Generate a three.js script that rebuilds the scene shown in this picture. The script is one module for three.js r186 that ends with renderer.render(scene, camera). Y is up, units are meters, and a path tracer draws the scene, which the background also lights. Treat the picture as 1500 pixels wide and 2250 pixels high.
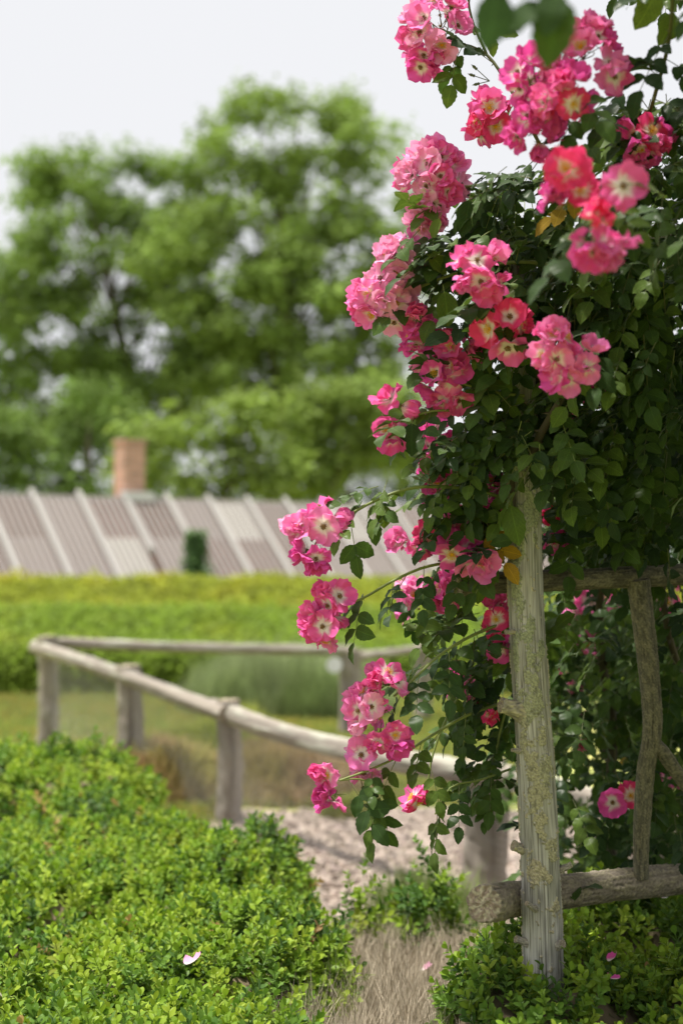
import * as THREE from 'three';
import { mergeGeometries } from 'three/addons/utils/BufferGeometryUtils.js';
import { ImprovedNoise } from 'three/addons/math/ImprovedNoise.js';

// ---------------------------------------------------------------- camera, sky, sun, exposure
const scene = new THREE.Scene();
const F = 3125, TILT = Math.atan(105 / F), EYE = new THREE.Vector3(0, 1.25, 0);
const camera = new THREE.PerspectiveCamera(2 * Math.atan(1125 / F) * 180 / Math.PI, 682 / 1024, 0.1, 900);
camera.filmGauge = 36;
camera.position.copy(EYE);
camera.rotation.x = TILT;
camera.focus = 2.74;
camera.userData.fStop = 2.3;

{
  const W = 128, H = 64, d = new Float32Array(W * H * 4);
  const sd = new THREE.Vector3(-0.24, 1, 0.02).normalize();
  for (let j = 0; j < H; j++) for (let i = 0; i < W; i++) {
    const up = ((j + 0.5) / H - 0.5) * Math.PI, az = ((i + 0.5) / W - 0.5) * 2 * Math.PI;
    const v = new THREE.Vector3(Math.cos(az) * Math.cos(up), Math.sin(up), Math.sin(az) * Math.cos(up));
    const glow = 0.16 * Math.pow(Math.max(0, v.dot(sd)), 6);
    const k = 4 * (j * W + i);
    d[k] = 0.562 + glow; d[k + 1] = 0.568 + glow; d[k + 2] = 0.588 + glow * 0.95; d[k + 3] = 1;
  }
  const t = new THREE.DataTexture(d, W, H, THREE.RGBAFormat, THREE.FloatType);
  t.mapping = THREE.EquirectangularReflectionMapping; t.magFilter = THREE.LinearFilter; t.needsUpdate = true;
  scene.background = t; scene.environment = t;
}
const sun = new THREE.DirectionalLight(new THREE.Color(1, 0.955, 0.86), 4.9);
sun.position.set(-2.4, 10, 0.2); sun.target.position.set(0, 0, -3.2);
sun.position.add(sun.target.position);
sun.castShadow = true; sun.shadow.radius = 10; sun.shadow.mapSize.set(4096, 4096);
Object.assign(sun.shadow.camera, { left: -30, right: 30, top: 30, bottom: -30, near: 0.5, far: 120 });
scene.add(sun, sun.target);

const renderer = new THREE.WebGLRenderer({ antialias: true });
renderer.toneMapping = THREE.LinearToneMapping;
renderer.toneMappingExposure = 1.58;
renderer.shadowMap.enabled = true;

// ---------------------------------------------------------------- helpers
let seed = 20240611;
const rnd = () => { seed |= 0; seed = seed + 0x6D2B79F5 | 0; let t = Math.imul(seed ^ seed >>> 15, 1 | seed); t = t + Math.imul(t ^ t >>> 7, 61 | t) ^ t; return ((t ^ t >>> 14) >>> 0) / 4294967296; };
const rr = (a, b) => a + (b - a) * rnd();
const gauss = () => (rnd() + rnd() + rnd() - 1.5) / 0.87;
const pick = (a) => a[Math.floor(rnd() * a.length)];
const perlin = new ImprovedNoise();
const nz = (x, y, z = 0.37) => perlin.noise(x, y, z);
const fbm = (x, y, z = 0.37) => nz(x, y, z) + 0.5 * nz(2.1 * x + 7, 2.1 * y, 2.1 * z) + 0.25 * nz(4.3 * x, 4.3 * y + 3, 4.3 * z);
const sm = (a, b, x) => { const t = Math.min(1, Math.max(0, (x - a) / (b - a))); return t * t * (3 - 2 * t); };
const mix = (a, b, t) => a + (b - a) * t;
const V = (x, y, z) => new THREE.Vector3(x, y, z);
const col = (r, g, b) => new THREE.Color().setRGB(r, g, b);
const UPV = V(0, 1, 0);
// a point of the garden from where it is seen in the photograph and how far off it stands
function P(px, py, D) {
  const a = (px - 750) / F, b = (1125 - py) / F, c = Math.cos(TILT), s = Math.sin(TILT);
  return V(a * D, EYE.y + (b * c + s) * D, (b * s - c) * D);
}
const names = new Map();
const numbered = (n) => { const k = names.get(n) ?? 0; names.set(n, k + 1); return k ? `${n}_${String(k).padStart(3, '0')}` : n; };
function shadow(o) { o.castShadow = true; o.receiveShadow = true; return o; }
function thing(name, label, category, pos = V(0, 0, 0), group) {
  const o = new THREE.Group(); o.name = numbered(name); o.position.copy(pos); scene.add(o);
  o.userData = { label, category }; if (group) o.userData.group = group;
  return o;
}
// a mesh whose geometry is in world coordinates, hung under a thing
function partW(parent, name, geo, mat, stuff) {
  const m = shadow(new THREE.Mesh(geo, mat)); m.name = name; for (let o = parent; o; o = o.parent) m.position.sub(o.position);
  if (stuff) m.userData.kind = 'stuff';
  parent.add(m); return m;
}
function structure(name, geo, mat) {
  const m = shadow(new THREE.Mesh(geo, mat)); m.name = name; m.userData = { kind: 'structure' }; scene.add(m); return m;
}
function instW(parent, name, geo, mat, items) {
  const m = shadow(new THREE.InstancedMesh(geo, mat, items.length));
  items.forEach((it, i) => { m.setMatrixAt(i, it.m); m.setColorAt(i, it.c); });
  m.name = name; m.userData.kind = 'stuff';
  if (parent) { m.position.copy(parent.position).negate(); parent.add(m); } else scene.add(m);
  return m;
}
// frame with z along dir and y near up
function frame(pos, dir, up, s = 1, roll = 0) {
  const z = dir.clone().normalize(); let x = V(0, 0, 0).crossVectors(up, z);
  if (x.lengthSq() < 1e-6) x.set(1, 0, 0).cross(z);
  x.normalize(); const y = V(0, 0, 0).crossVectors(z, x);
  const m = new THREE.Matrix4().makeBasis(x, y, z);
  if (roll) m.multiply(new THREE.Matrix4().makeRotationZ(roll));
  m.scale(s.isVector3 ? s : V(s, s, s)); m.setPosition(pos); return m;
}
function geom(pos, idx, uv, color) {
  const g = new THREE.BufferGeometry();
  g.setAttribute('position', new THREE.Float32BufferAttribute(pos, 3));
  if (uv) g.setAttribute('uv', new THREE.Float32BufferAttribute(uv, 2));
  if (color) g.setAttribute('color', new THREE.Float32BufferAttribute(color, 3));
  g.setIndex(idx); g.computeVertexNormals(); return g;
}
function curve(pts) { return new THREE.CatmullRomCurve3(pts, false, 'centripetal'); }
// tapered tube along points
function stem(pts, r0, r1, seg = 12, sides = 5) {
  const c = curve(pts), fr = c.computeFrenetFrames(seg), pos = [], idx = [], uv = [];
  for (let i = 0; i <= seg; i++) {
    const p = c.getPointAt(i / seg), r = mix(r0, r1, i / seg);
    for (let j = 0; j <= sides; j++) {
      const a = j / sides * 2 * Math.PI, n = fr.normals[i], b = fr.binormals[i];
      pos.push(p.x + r * (Math.cos(a) * n.x + Math.sin(a) * b.x), p.y + r * (Math.cos(a) * n.y + Math.sin(a) * b.y), p.z + r * (Math.cos(a) * n.z + Math.sin(a) * b.z));
      uv.push(j / sides, i / seg);
    }
  }
  for (let i = 0; i < seg; i++) for (let j = 0; j < sides; j++) { const a = i * (sides + 1) + j, b = a + sides + 1; idx.push(a, a + 1, b, b, a + 1, b + 1); }
  return geom(pos, idx, uv);
}
// weathered log: shape(u, v) gives [radius factor, colour] for angle u (0..1, 0 towards +z) and length v (0..1)
function log(pts, r0, r1, around, along, shape, caps = true) {
  const c = curve(pts), pos = [], idx = [], cl = [], fr = [];
  let n0 = null;
  for (let i = 0; i <= along; i++) {
    const t = c.getTangentAt(i / along);
    let n = n0 ? n0.clone().addScaledVector(t, -n0.dot(t)) : V(0, 0, 1).addScaledVector(t, -t.z);
    n.normalize(); n0 = n; fr.push([c.getPointAt(i / along), n, V(0, 0, 0).crossVectors(t, n)]);
  }
  for (let i = 0; i <= along; i++) {
    const [p, n, b] = fr[i], v = i / along;
    for (let j = 0; j <= around; j++) {
      const u = (j % around) / around, a = u * 2 * Math.PI, [k, cc] = shape(u, v), r = mix(r0, r1, v) * k;
      const x = Math.cos(a) * r, y = Math.sin(a) * r;
      pos.push(p.x + x * n.x + y * b.x, p.y + x * n.y + y * b.y, p.z + x * n.z + y * b.z); cl.push(cc[0], cc[1], cc[2]);
    }
  }
  const w = around + 1;
  for (let i = 0; i < along; i++) for (let j = 0; j < around; j++) { const a = i * w + j, q = a + w; idx.push(a, a + 1, q, q, a + 1, q + 1); }
  if (caps) for (const e of [0, along]) {
    const base = pos.length / 3, [p] = fr[e], rings = 12;
    for (let k = rings - 1; k >= 0; k--) for (let j = 0; j <= around; j++) {
      const o = (e * w + j) * 3, f = k / rings, a = (j % around) / around * 6.2832, nx = Math.cos(a) * f, ny = Math.sin(a) * f, g = r0 * 0.12 * fbm(nx * 3, ny * 3, e + 0.5), tn = c.getTangentAt(e / along), sg = e ? 1 : -1;
      for (let q = 0; q < 3; q++) pos.push(mix([p.x, p.y, p.z][q], pos[o + q], f) + sg * [tn.x, tn.y, tn.z][q] * g);
      const l = sm(-0.15, 0.25, fbm(nx * 4 + 2, ny * 4, e)), s = 0.8 + 0.5 * nz(nx * 9, ny * 9, 2.5); cl.push(mix(0.3, 0.46, l) * s, mix(0.23, 0.41, l) * s, mix(0.17, 0.29, l) * s);
    }
    for (let k = 0; k < rings; k++) for (let j = 0; j < around; j++) {
      const a = k ? base + (k - 1) * w + j : e * w + j, q = base + k * w + j;
      if (e) idx.push(a, a + 1, q, q, a + 1, q + 1); else idx.push(a, q, a + 1, q, q + 1, a + 1);
    }
  }
  return geom(pos, idx, null, cl);
}
const std = (o) => new THREE.MeshStandardMaterial({ roughness: 0.85, side: THREE.DoubleSide, ...o });
const phys = (o) => new THREE.MeshPhysicalMaterial({ roughness: 0.92, side: THREE.DoubleSide, thickness: 0, specularIntensity: 0.35, ...o });
const woodMat = std({ vertexColors: true, roughness: 0.92 });
function noiseTex(size, fn, repeat) {
  const d = new Uint8Array(size * size * 4);
  for (let j = 0; j < size; j++) for (let i = 0; i < size; i++) {
    const c = fn(i / size, j / size, i, j), k = 4 * (j * size + i);
    for (let q = 0; q < 3; q++) d[k + q] = 255 * Math.min(1, Math.max(0, Math.pow(c[q], 1 / 2.2)));
    d[k + 3] = 255;
  }
  const t = new THREE.DataTexture(d, size, size); t.colorSpace = THREE.SRGBColorSpace; t.magFilter = THREE.LinearFilter; t.minFilter = THREE.LinearMipmapLinearFilter; t.generateMipmaps = true;
  t.wrapS = t.wrapT = THREE.RepeatWrapping; if (repeat) t.repeat.set(repeat, repeat); t.needsUpdate = true; return t;
}
const px2 = (f, s) => (x, y) => f(x * s, y * s);

// ---------------------------------------------------------------- ground
function sheet(x0, x1, z0, z1, y, nx, nz_, edge) {
  const pos = [], uv = [], idx = [];
  for (let j = 0; j <= nz_; j++) for (let i = 0; i <= nx; i++) {
    let x = mix(x0, x1, i / nx), z = mix(z0, z1, j / nz_);
    if (edge) { if (i === 0 || i === nx) x += edge * fbm(z * 1.7, i); if (j === 0 || j === nz_) z += edge * fbm(x * 1.7, j + 3); }
    pos.push(x, y, z); uv.push(x, z);
  }
  for (let j = 0; j < nz_; j++) for (let i = 0; i < nx; i++) { const a = j * (nx + 1) + i, b = a + nx + 1; idx.push(a, a + 1, b, b, a + 1, b + 1); }
  return geom(pos, idx, uv);
}
{
  const t = noiseTex(512, (u, v) => {
    const a = fbm(u * 9, v * 9, 1.3), b = fbm(u * 40, v * 40, 4.1), k = 1 + 0.25 * a + 0.3 * b, y = sm(-0.1, 0.5, a);
    return [mix(0.27, 0.36, y) * k, mix(0.3, 0.34, y) * k, mix(0.07, 0.1, y) * k];
  }, 1 / 5);
  structure('lawn', sheet(-300, 300, 80, -420, 0, 40, 40), std({ map: t, roughness: 1 }));
  const g = noiseTex(512, (u, v) => {
    const a = fbm(u * 8, v * 8, 2.2), b = fbm(u * 60, v * 60, 7.1), k = 1 + 0.18 * a + 0.45 * b;
    return [0.31 * k, 0.25 * k, 0.21 * k];
  }, 1 / 2);
  const path = sheet(-0.62, 2.6, -2.0, -7.15, 0.004, 24, 24, 0.12);
  structure('gravel_path', path, std({ map: g, roughness: 1 }));
  const m = noiseTex(256, (u, v) => { const a = fbm(u * 10, v * 10, 5), b = fbm(u * 50, v * 50, 2), k = 1 + 0.3 * a + 0.4 * b; return [0.16 * k, 0.105 * k, 0.065 * k]; }, 1 / 2);
  structure('mulch_bed', sheet(-3.2, 0.4, -10.9, -12.9, 0.006, 20, 10, 0.12), std({ map: m, roughness: 1 }));
  const sl = noiseTex(256, (u, v) => { const a = fbm(u * 10, v * 10, 8), b = fbm(u * 50, v * 50, 3), k = 1 + 0.3 * a + 0.4 * b; return [0.13 * k, 0.1 * k, 0.07 * k]; }, 1 / 2);
  structure('garden_soil', sheet(-3.5, -0.75, -1.2, -6.2, 0.008, 20, 24, 0.08), std({ map: sl, roughness: 1 }));
  structure('arbour_soil', sheet(0.1, 3.2, -1.6, -4.1, 0.012, 20, 24, 0.08), std({ map: sl, roughness: 1 }));
}
// pebbles and bark chips of the path
{
  const g = new THREE.IcosahedronGeometry(1, 0), items = [];
  for (let i = 0; i < 9000; i++) {
    const x = rr(-0.6, 2.2), z = -rr(3.3, 7.1), s = rr(0.006, 0.018);
    const m = new THREE.Matrix4().compose(V(x, 0.008, z), new THREE.Quaternion().setFromEuler(new THREE.Euler(rr(0, 6), rr(0, 6), rr(0, 6))), V(s * rr(0.8, 1.8), s * 0.6, s));
    const k = rr(0.5, 1.35); items.push({ m, c: col(0.33 * k, rr(0.26, 0.285) * k, rr(0.22, 0.245) * k) });
  }
  const o = instW(null, 'gravel', g, std({ roughness: 1 }), items);
  o.userData = { kind: 'stuff', label: 'pale pinkish gravel scattered over the path behind the wire fence', category: 'gravel' };
}
// grass blades
function tuft(n, h, spread, w) {
  const pos = [], idx = [];
  for (let i = 0; i < n; i++) {
    const a = rr(0, 6.28), x = rr(-1, 1) * spread, z = rr(-1, 1) * spread, l = h * rr(0.6, 1.1), dx = Math.cos(a) * l * rr(0.1, 0.6), dz = Math.sin(a) * l * rr(0.1, 0.6), ww = w * rr(0.7, 1.2), b = pos.length / 3, px = -Math.sin(a) * ww, pz = Math.cos(a) * ww;
    pos.push(x - px, 0, z - pz, x + px, 0, z + pz, x + dx * 0.4 - px * 0.8, l * 0.6, z + dz * 0.4 - pz * 0.8, x + dx * 0.4 + px * 0.8, l * 0.6, z + dz * 0.4 + pz * 0.8, x + dx, l, z + dz);
    idx.push(b, b + 1, b + 2, b + 2, b + 1, b + 3, b + 2, b + 3, b + 4);
  }
  return geom(pos, idx);
}
const leafy = phys({ roughness: 0.95, transmission: 0.4 });
const matte = phys({ roughness: 1, transmission: 0.25 });
{
  const g = tuft(9, 0.05, 0.05, 0.002), items = [];
  for (let i = 0; i < 26000; i++) {
    const z = -rr(6.2, 15), x = rr(-0.27, 0.12) * -z;
    if (z > -7.2 && x > -0.62) continue;
    const k = rr(0.7, 1.3), y = rnd() < 0.3 ? 1 : 0;
    items.push({ m: frame(V(x, 0, z), V(Math.sin(i), 0, Math.cos(i)), UPV, rr(0.7, 1.5)), c: col(mix(0.24, 0.38, y) * k, 0.31 * k, 0.07 * k) });
  }
  const o = instW(null, 'grass', g, leafy, items);
  o.userData = { kind: 'stuff', label: 'short mown grass growing across the lawn beyond the fence', category: 'grass' };
}

// ---------------------------------------------------------------- leaf shapes
// leaflet: base at the origin, tip towards +z, upper face +y, unit length
function leafletGeo(width, fold, droop, twist, serr = 0.05, n = 11) {
  const pos = [], uv = [], idx = [];
  for (let i = 0; i <= n; i++) {
    const t = i / n; let w = width * Math.pow(Math.sin(Math.PI * Math.pow(t, 0.82)), 0.72);
    if (i === 0 || i === n) w = 0.004; else w *= 1 + (i % 2 ? serr : -serr);
    const y = -droop * t * t + 0.05 * Math.sin(t * 3), tw = twist * t;
    for (const s of [-1, 0, 1]) {
      const x = s * w, yy = y + Math.abs(s) * w * fold + (s ? 0.02 * Math.sin(t * 14 + s) : 0);
      pos.push(x * Math.cos(tw) - (yy - y) * Math.sin(tw), y + x * Math.sin(tw) + (yy - y) * Math.cos(tw), t + (s ? serr * (i % 2 ? 0.4 : 0) * 0.5 : 0));
      uv.push(0.5 + 0.5 * s * w / width, t);
    }
  }
  for (let i = 0; i < n; i++) for (let s = 0; s < 2; s++) { const a = i * 3 + s, b = a + 3; idx.push(a, b, a + 1, a + 1, b, b + 1); }
  return geom(pos, idx, uv);
}
const LEAFLETS = [leafletGeo(0.31, 0.25, 0.12, 0.1), leafletGeo(0.34, 0.12, 0.22, -0.2), leafletGeo(0.29, 0.4, 0.05, 0.25), leafletGeo(0.36, 0.18, 0.3, 0.05)];
const veinTex = noiseTex(128, (u, v) => {
  const a = Math.abs(u - 0.5), mid = Math.exp(-(((a) / 0.022) ** 2)), side = Math.pow(0.5 + 0.5 * Math.cos((v - a * 0.75) * 2 * Math.PI * 8), 14) * (a > 0.03 ? 1 : 0);
  const k = 0.62 + 0.3 * mid + 0.14 * side + 0.1 * fbm(u * 14, v * 14, 3.3);
  return [k, k, k * (1 - 0.1 * mid)];
});
const veinBump = noiseTex(128, (u, v) => {
  const a = Math.abs(u - 0.5), mid = Math.exp(-((a / 0.03) ** 2)), side = Math.pow(0.5 + 0.5 * Math.cos((v - a * 0.75) * 2 * Math.PI * 8), 5);
  const k = 0.6 - 0.5 * mid - 0.35 * side; return [k, k, k];
});
veinBump.colorSpace = THREE.NoColorSpace;
const leafOpts = { map: veinTex, bumpMap: veinBump, bumpScale: 0.0006, roughness: 0.93, transmission: 0.4, clearcoat: 0.16, clearcoatRoughness: 0.3 };
const leafInst = phys(leafOpts);
const LEAF_TINTS = [[0.055, 0.12, 0.022], [0.085, 0.165, 0.024], [0.14, 0.235, 0.03], [0.042, 0.095, 0.026], [0.21, 0.31, 0.04]].map((c) => col(...c));
const LEAF_MATS = LEAF_TINTS.map((c) => phys({ ...leafOpts, color: c }));
const YELLOW_LEAF = phys({ ...leafOpts, color: col(0.6, 0.36, 0.02) });

// ---------------------------------------------------------------- trees beyond the glasshouse
function clumpGeo(n, R, len, wid) {
  const gs = [];
  for (let i = 0; i < n; i++) {
    const d = V(gauss(), gauss() * 0.8 - 0.1, gauss()).normalize(), p = d.clone().multiplyScalar(R * Math.pow(rnd(), 0.5));
    const pos = [0, 0, 0, -wid, 0.1 * len, len * 0.45, 0, -0.03 * len, len * 0.5, wid, 0.1 * len, len * 0.45, 0, -0.15 * len, len], g = geom(pos, [0, 2, 1, 0, 3, 2, 1, 2, 4, 2, 3, 4]);
    g.applyMatrix4(frame(p, V(d.x + rr(-0.5, 0.5), d.y * 0.4 + rr(-0.6, 0.1), d.z + rr(-0.5, 0.5)), V(rr(-0.4, 0.4), 1, rr(-0.4, 0.4)))); gs.push(g);
  }
  return mergeGeometries(gs);
}
const treeClumps = [clumpGeo(20, 0.36, 0.19, 0.062), clumpGeo(20, 0.4, 0.18, 0.065)];
const barkMat = std({ color: col(0.11, 0.09, 0.065), roughness: 1 });
function tree(name, label, category, trunkPx, D, lobes, tint, density, trunkR, fill = [], gap = -0.3) {
  const nl = lobes.length; lobes = lobes.concat(fill.flatMap(([x, y, rx, ry, n]) => Array.from({ length: n }, () => { const a = rr(0, 6.283), r = Math.sqrt(rnd()), q = rr(24, 46); return [x + Math.cos(a) * r * rx, y + Math.sin(a) * r * ry, q * rr(1, 1.5), q * 0.75, rr(-3, 3)]; })));
  const base = P(trunkPx, 1230, D); base.y = 0;
  const t = thing(name, label, category, base);
  const tops = lobes.map(([x, y, rx, ry, dz = 0]) => { const q = P(x, y, D + dz); return { c: q, rx: rx / F * D, ry: ry / F * D }; });
  const top = tops.reduce((a, b) => (b.c.y > a.c.y ? b : a)).c;
  const fork = V(base.x + rr(-0.2, 0.2), Math.max(1.2, top.y * 0.3), base.z), lean = V(mix(fork.x, top.x, 0.7), top.y * 0.82, base.z + 0.3);
  partW(t, 'trunk', stem([base.clone(), V(base.x, 0.8, base.z), fork, lean], trunkR, trunkR * 0.25, 20, 10), barkMat);
  const tc = curve([base.clone(), fork, lean]);
  for (const l of tops.slice(0, nl)) {
    const s = tc.getPoint(Math.min(0.95, Math.max(0.25, l.c.y / lean.y * 0.75))), mid = s.clone().lerp(l.c, 0.5); mid.y += 0.25 * Math.abs(l.c.x - s.x) * 0.3;
    partW(t, 'limb', stem([s, mid, l.c], trunkR * 0.2, trunkR * 0.04, 8, 6), barkMat);
  }
  const sets = [[], []];
  for (const l of tops) {
    const n = Math.round(density * (l.rx * l.ry * 55 + 22));
    for (let i = 0; i < n; i++) {
      const d = V(gauss(), gauss(), gauss()).normalize(), r = Math.pow(rnd(), 0.42) * rr(0.85, 1.22);
      const p = V(l.c.x + d.x * r * l.rx, l.c.y + d.y * r * l.ry, l.c.z + d.z * r * (l.rx + l.ry) * 0.6);
      if (fbm(p.x * 0.75, p.y * 0.95, p.z * 0.2) < gap || nz(p.x * 1.9, p.y * 1.9, p.z * 0.25) < -0.3) continue;
      const k = rr(0.65, 1.25) * (1 + 0.25 * nz(p.x * 0.5, p.y * 0.5, p.z * 0.5)), y = rnd() * 0.5;
      sets[i % 2].push({ m: frame(p, V(gauss(), 0.3 * gauss(), gauss()), V(0.3 * gauss(), 1, 0.3 * gauss()), rr(0.75, 1.35)), c: col((tint[0] + 0.04 * y) * k, (tint[1] + 0.02 * y) * k, tint[2] * k) });
    }
  }
  sets.forEach((s, i) => instW(t, 'crown', treeClumps[i], leafy, s));
  return t;
}
tree('shade_tree', 'tall broad green shade tree with the highest crown behind the glasshouse', 'tree', 640, 42, [
  [560, 225, 105, 42], [665, 215, 80, 38], [745, 255, 70, 40], [835, 300, 75, 45, 1], [480, 285, 50, 32], [880, 350, 45, 40], [600, 300, 80, 35], [500, 350, 45, 28], [560, 385, 85, 40], [660, 345, 50, 35],
  [800, 370, 60, 40], [850, 430, 70, 50], [540, 460, 90, 55], [620, 440, 50, 50], [790, 480, 45, 40], [600, 545, 110, 60, 1], [690, 570, 60, 45], [860, 540, 70, 60], [780, 590, 45, 50], [560, 640, 90, 60, -2], [670, 660, 90, 60, 1],
  [850, 660, 80, 70], [760, 690, 60, 50, -1], [620, 750, 100, 60], [720, 790, 90, 60, 1], [850, 790, 90, 70], [930, 720, 50, 90], [520, 760, 70, 50], [910, 600, 40, 60], [920, 460, 30, 50],
], [0.225, 0.335, 0.07], 0.4, 0.3, [[670, 380, 250, 190, 46], [720, 680, 250, 240, 80], [440, 600, 110, 190, 30], [770, 930, 170, 110, 44], [560, 800, 160, 110, 26]], -0.25);
tree('shade_tree', 'wide green tree at left with sky showing through its open crown', 'tree', 300, 45, [
  [95, 365, 55, 28], [165, 345, 70, 28], [260, 350, 80, 32], [340, 375, 70, 35], [395, 420, 45, 35], [110, 415, 55, 25], [200, 410, 60, 28], [115, 480, 65, 35], [205, 475, 70, 28, 2], [320, 440, 45, 22], [65, 530, 45, 25], [240, 525, 80, 28], [340, 545, 60, 28],
  [430, 510, 70, 60, -1], [440, 620, 60, 50], [45, 610, 45, 22], [130, 560, 50, 22], [25, 700, 55, 40], [110, 690, 50, 25], [190, 610, 40, 18], [360, 640, 35, 20], [60, 790, 90, 55], [170, 770, 60, 35], [250, 810, 70, 40], [340, 790, 50, 30], [420, 740, 55, 40],
  [-60, 640, 70, 60], [-80, 800, 90, 90], [440, 830, 70, 50], [385, 870, 70, 50, -2], [150, 860, 100, 55], [40, 880, 90, 60],
], [0.19, 0.3, 0.06], 0.4, 0.32, [[230, 420, 200, 100, 34], [180, 740, 300, 210, 75], [60, 620, 110, 110, 22], [380, 560, 110, 170, 26], [90, 880, 200, 120, 34], [330, 860, 170, 110, 36]], -0.18);
tree('shade_tree', 'dark leafy tree standing behind the brick chimney', 'tree', 180, 38, [
  [60, 940, 110, 70], [180, 930, 100, 70, 1], [280, 940, 90, 70, 2], [100, 1020, 120, 60], [230, 1020, 110, 55], [-60, 980, 110, 90], [330, 1020, 60, 60, 2], [-40, 1080, 120, 60], [150, 1090, 120, 50], [290, 1090, 90, 50], [200, 880, 80, 45],
], [0.15, 0.25, 0.05], 0.8, 0.25);
tree('small_tree', 'bright yellow green bushy tree right of the brick chimney', 'tree', 450, 34, [
  [410, 960, 80, 55], [480, 930, 70, 50], [370, 1030, 70, 50], [460, 1040, 90, 55], [540, 1000, 60, 60], [560, 1070, 90, 40], [400, 1090, 90, 40], [560, 900, 70, 50], [330, 960, 60, 50, 1], [300, 1040, 60, 60, 1], [640, 1020, 50, 50, 1],
], [0.235, 0.34, 0.065], 0.8, 0.16);
tree('small_tree', 'light green rounded tree behind the low end of the glasshouse roof', 'tree', 690, 36, [
  [640, 910, 80, 55], [720, 880, 90, 55], [810, 870, 80, 55], [620, 990, 70, 55], [700, 960, 40, 30], [620, 1060, 70, 40], [880, 880, 60, 60], [760, 930, 40, 25], [900, 960, 40, 50], [700, 1060, 30, 30], [740, 1010, 35, 30], [800, 960, 60, 35], [860, 1020, 40, 40],
], [0.23, 0.335, 0.065], 0.8, 0.18);
tree('shade_tree', 'dark distant tree low on the horizon behind the arbour', 'tree', 800, 60, [
  [720, 1070, 60, 40], [800, 1080, 70, 30], [880, 1070, 60, 40], [960, 1080, 80, 50], [1060, 1080, 80, 60], [1160, 1090, 80, 60], [840, 1010, 25, 20], [730, 1000, 25, 25],
], [0.045, 0.09, 0.03], 0.55, 0.3);
tree('shade_tree', 'distant tree glimpsed through the rose leaves at far right', 'tree', 1400, 60, [
  [1260, 1100, 100, 60], [1380, 1090, 100, 80], [1500, 1090, 100, 90], [1640, 1080, 120, 100], [1300, 1030, 50, 40], [1450, 1010, 80, 50], [1600, 980, 90, 60],
], [0.07, 0.13, 0.03], 0.55, 0.3);

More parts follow.
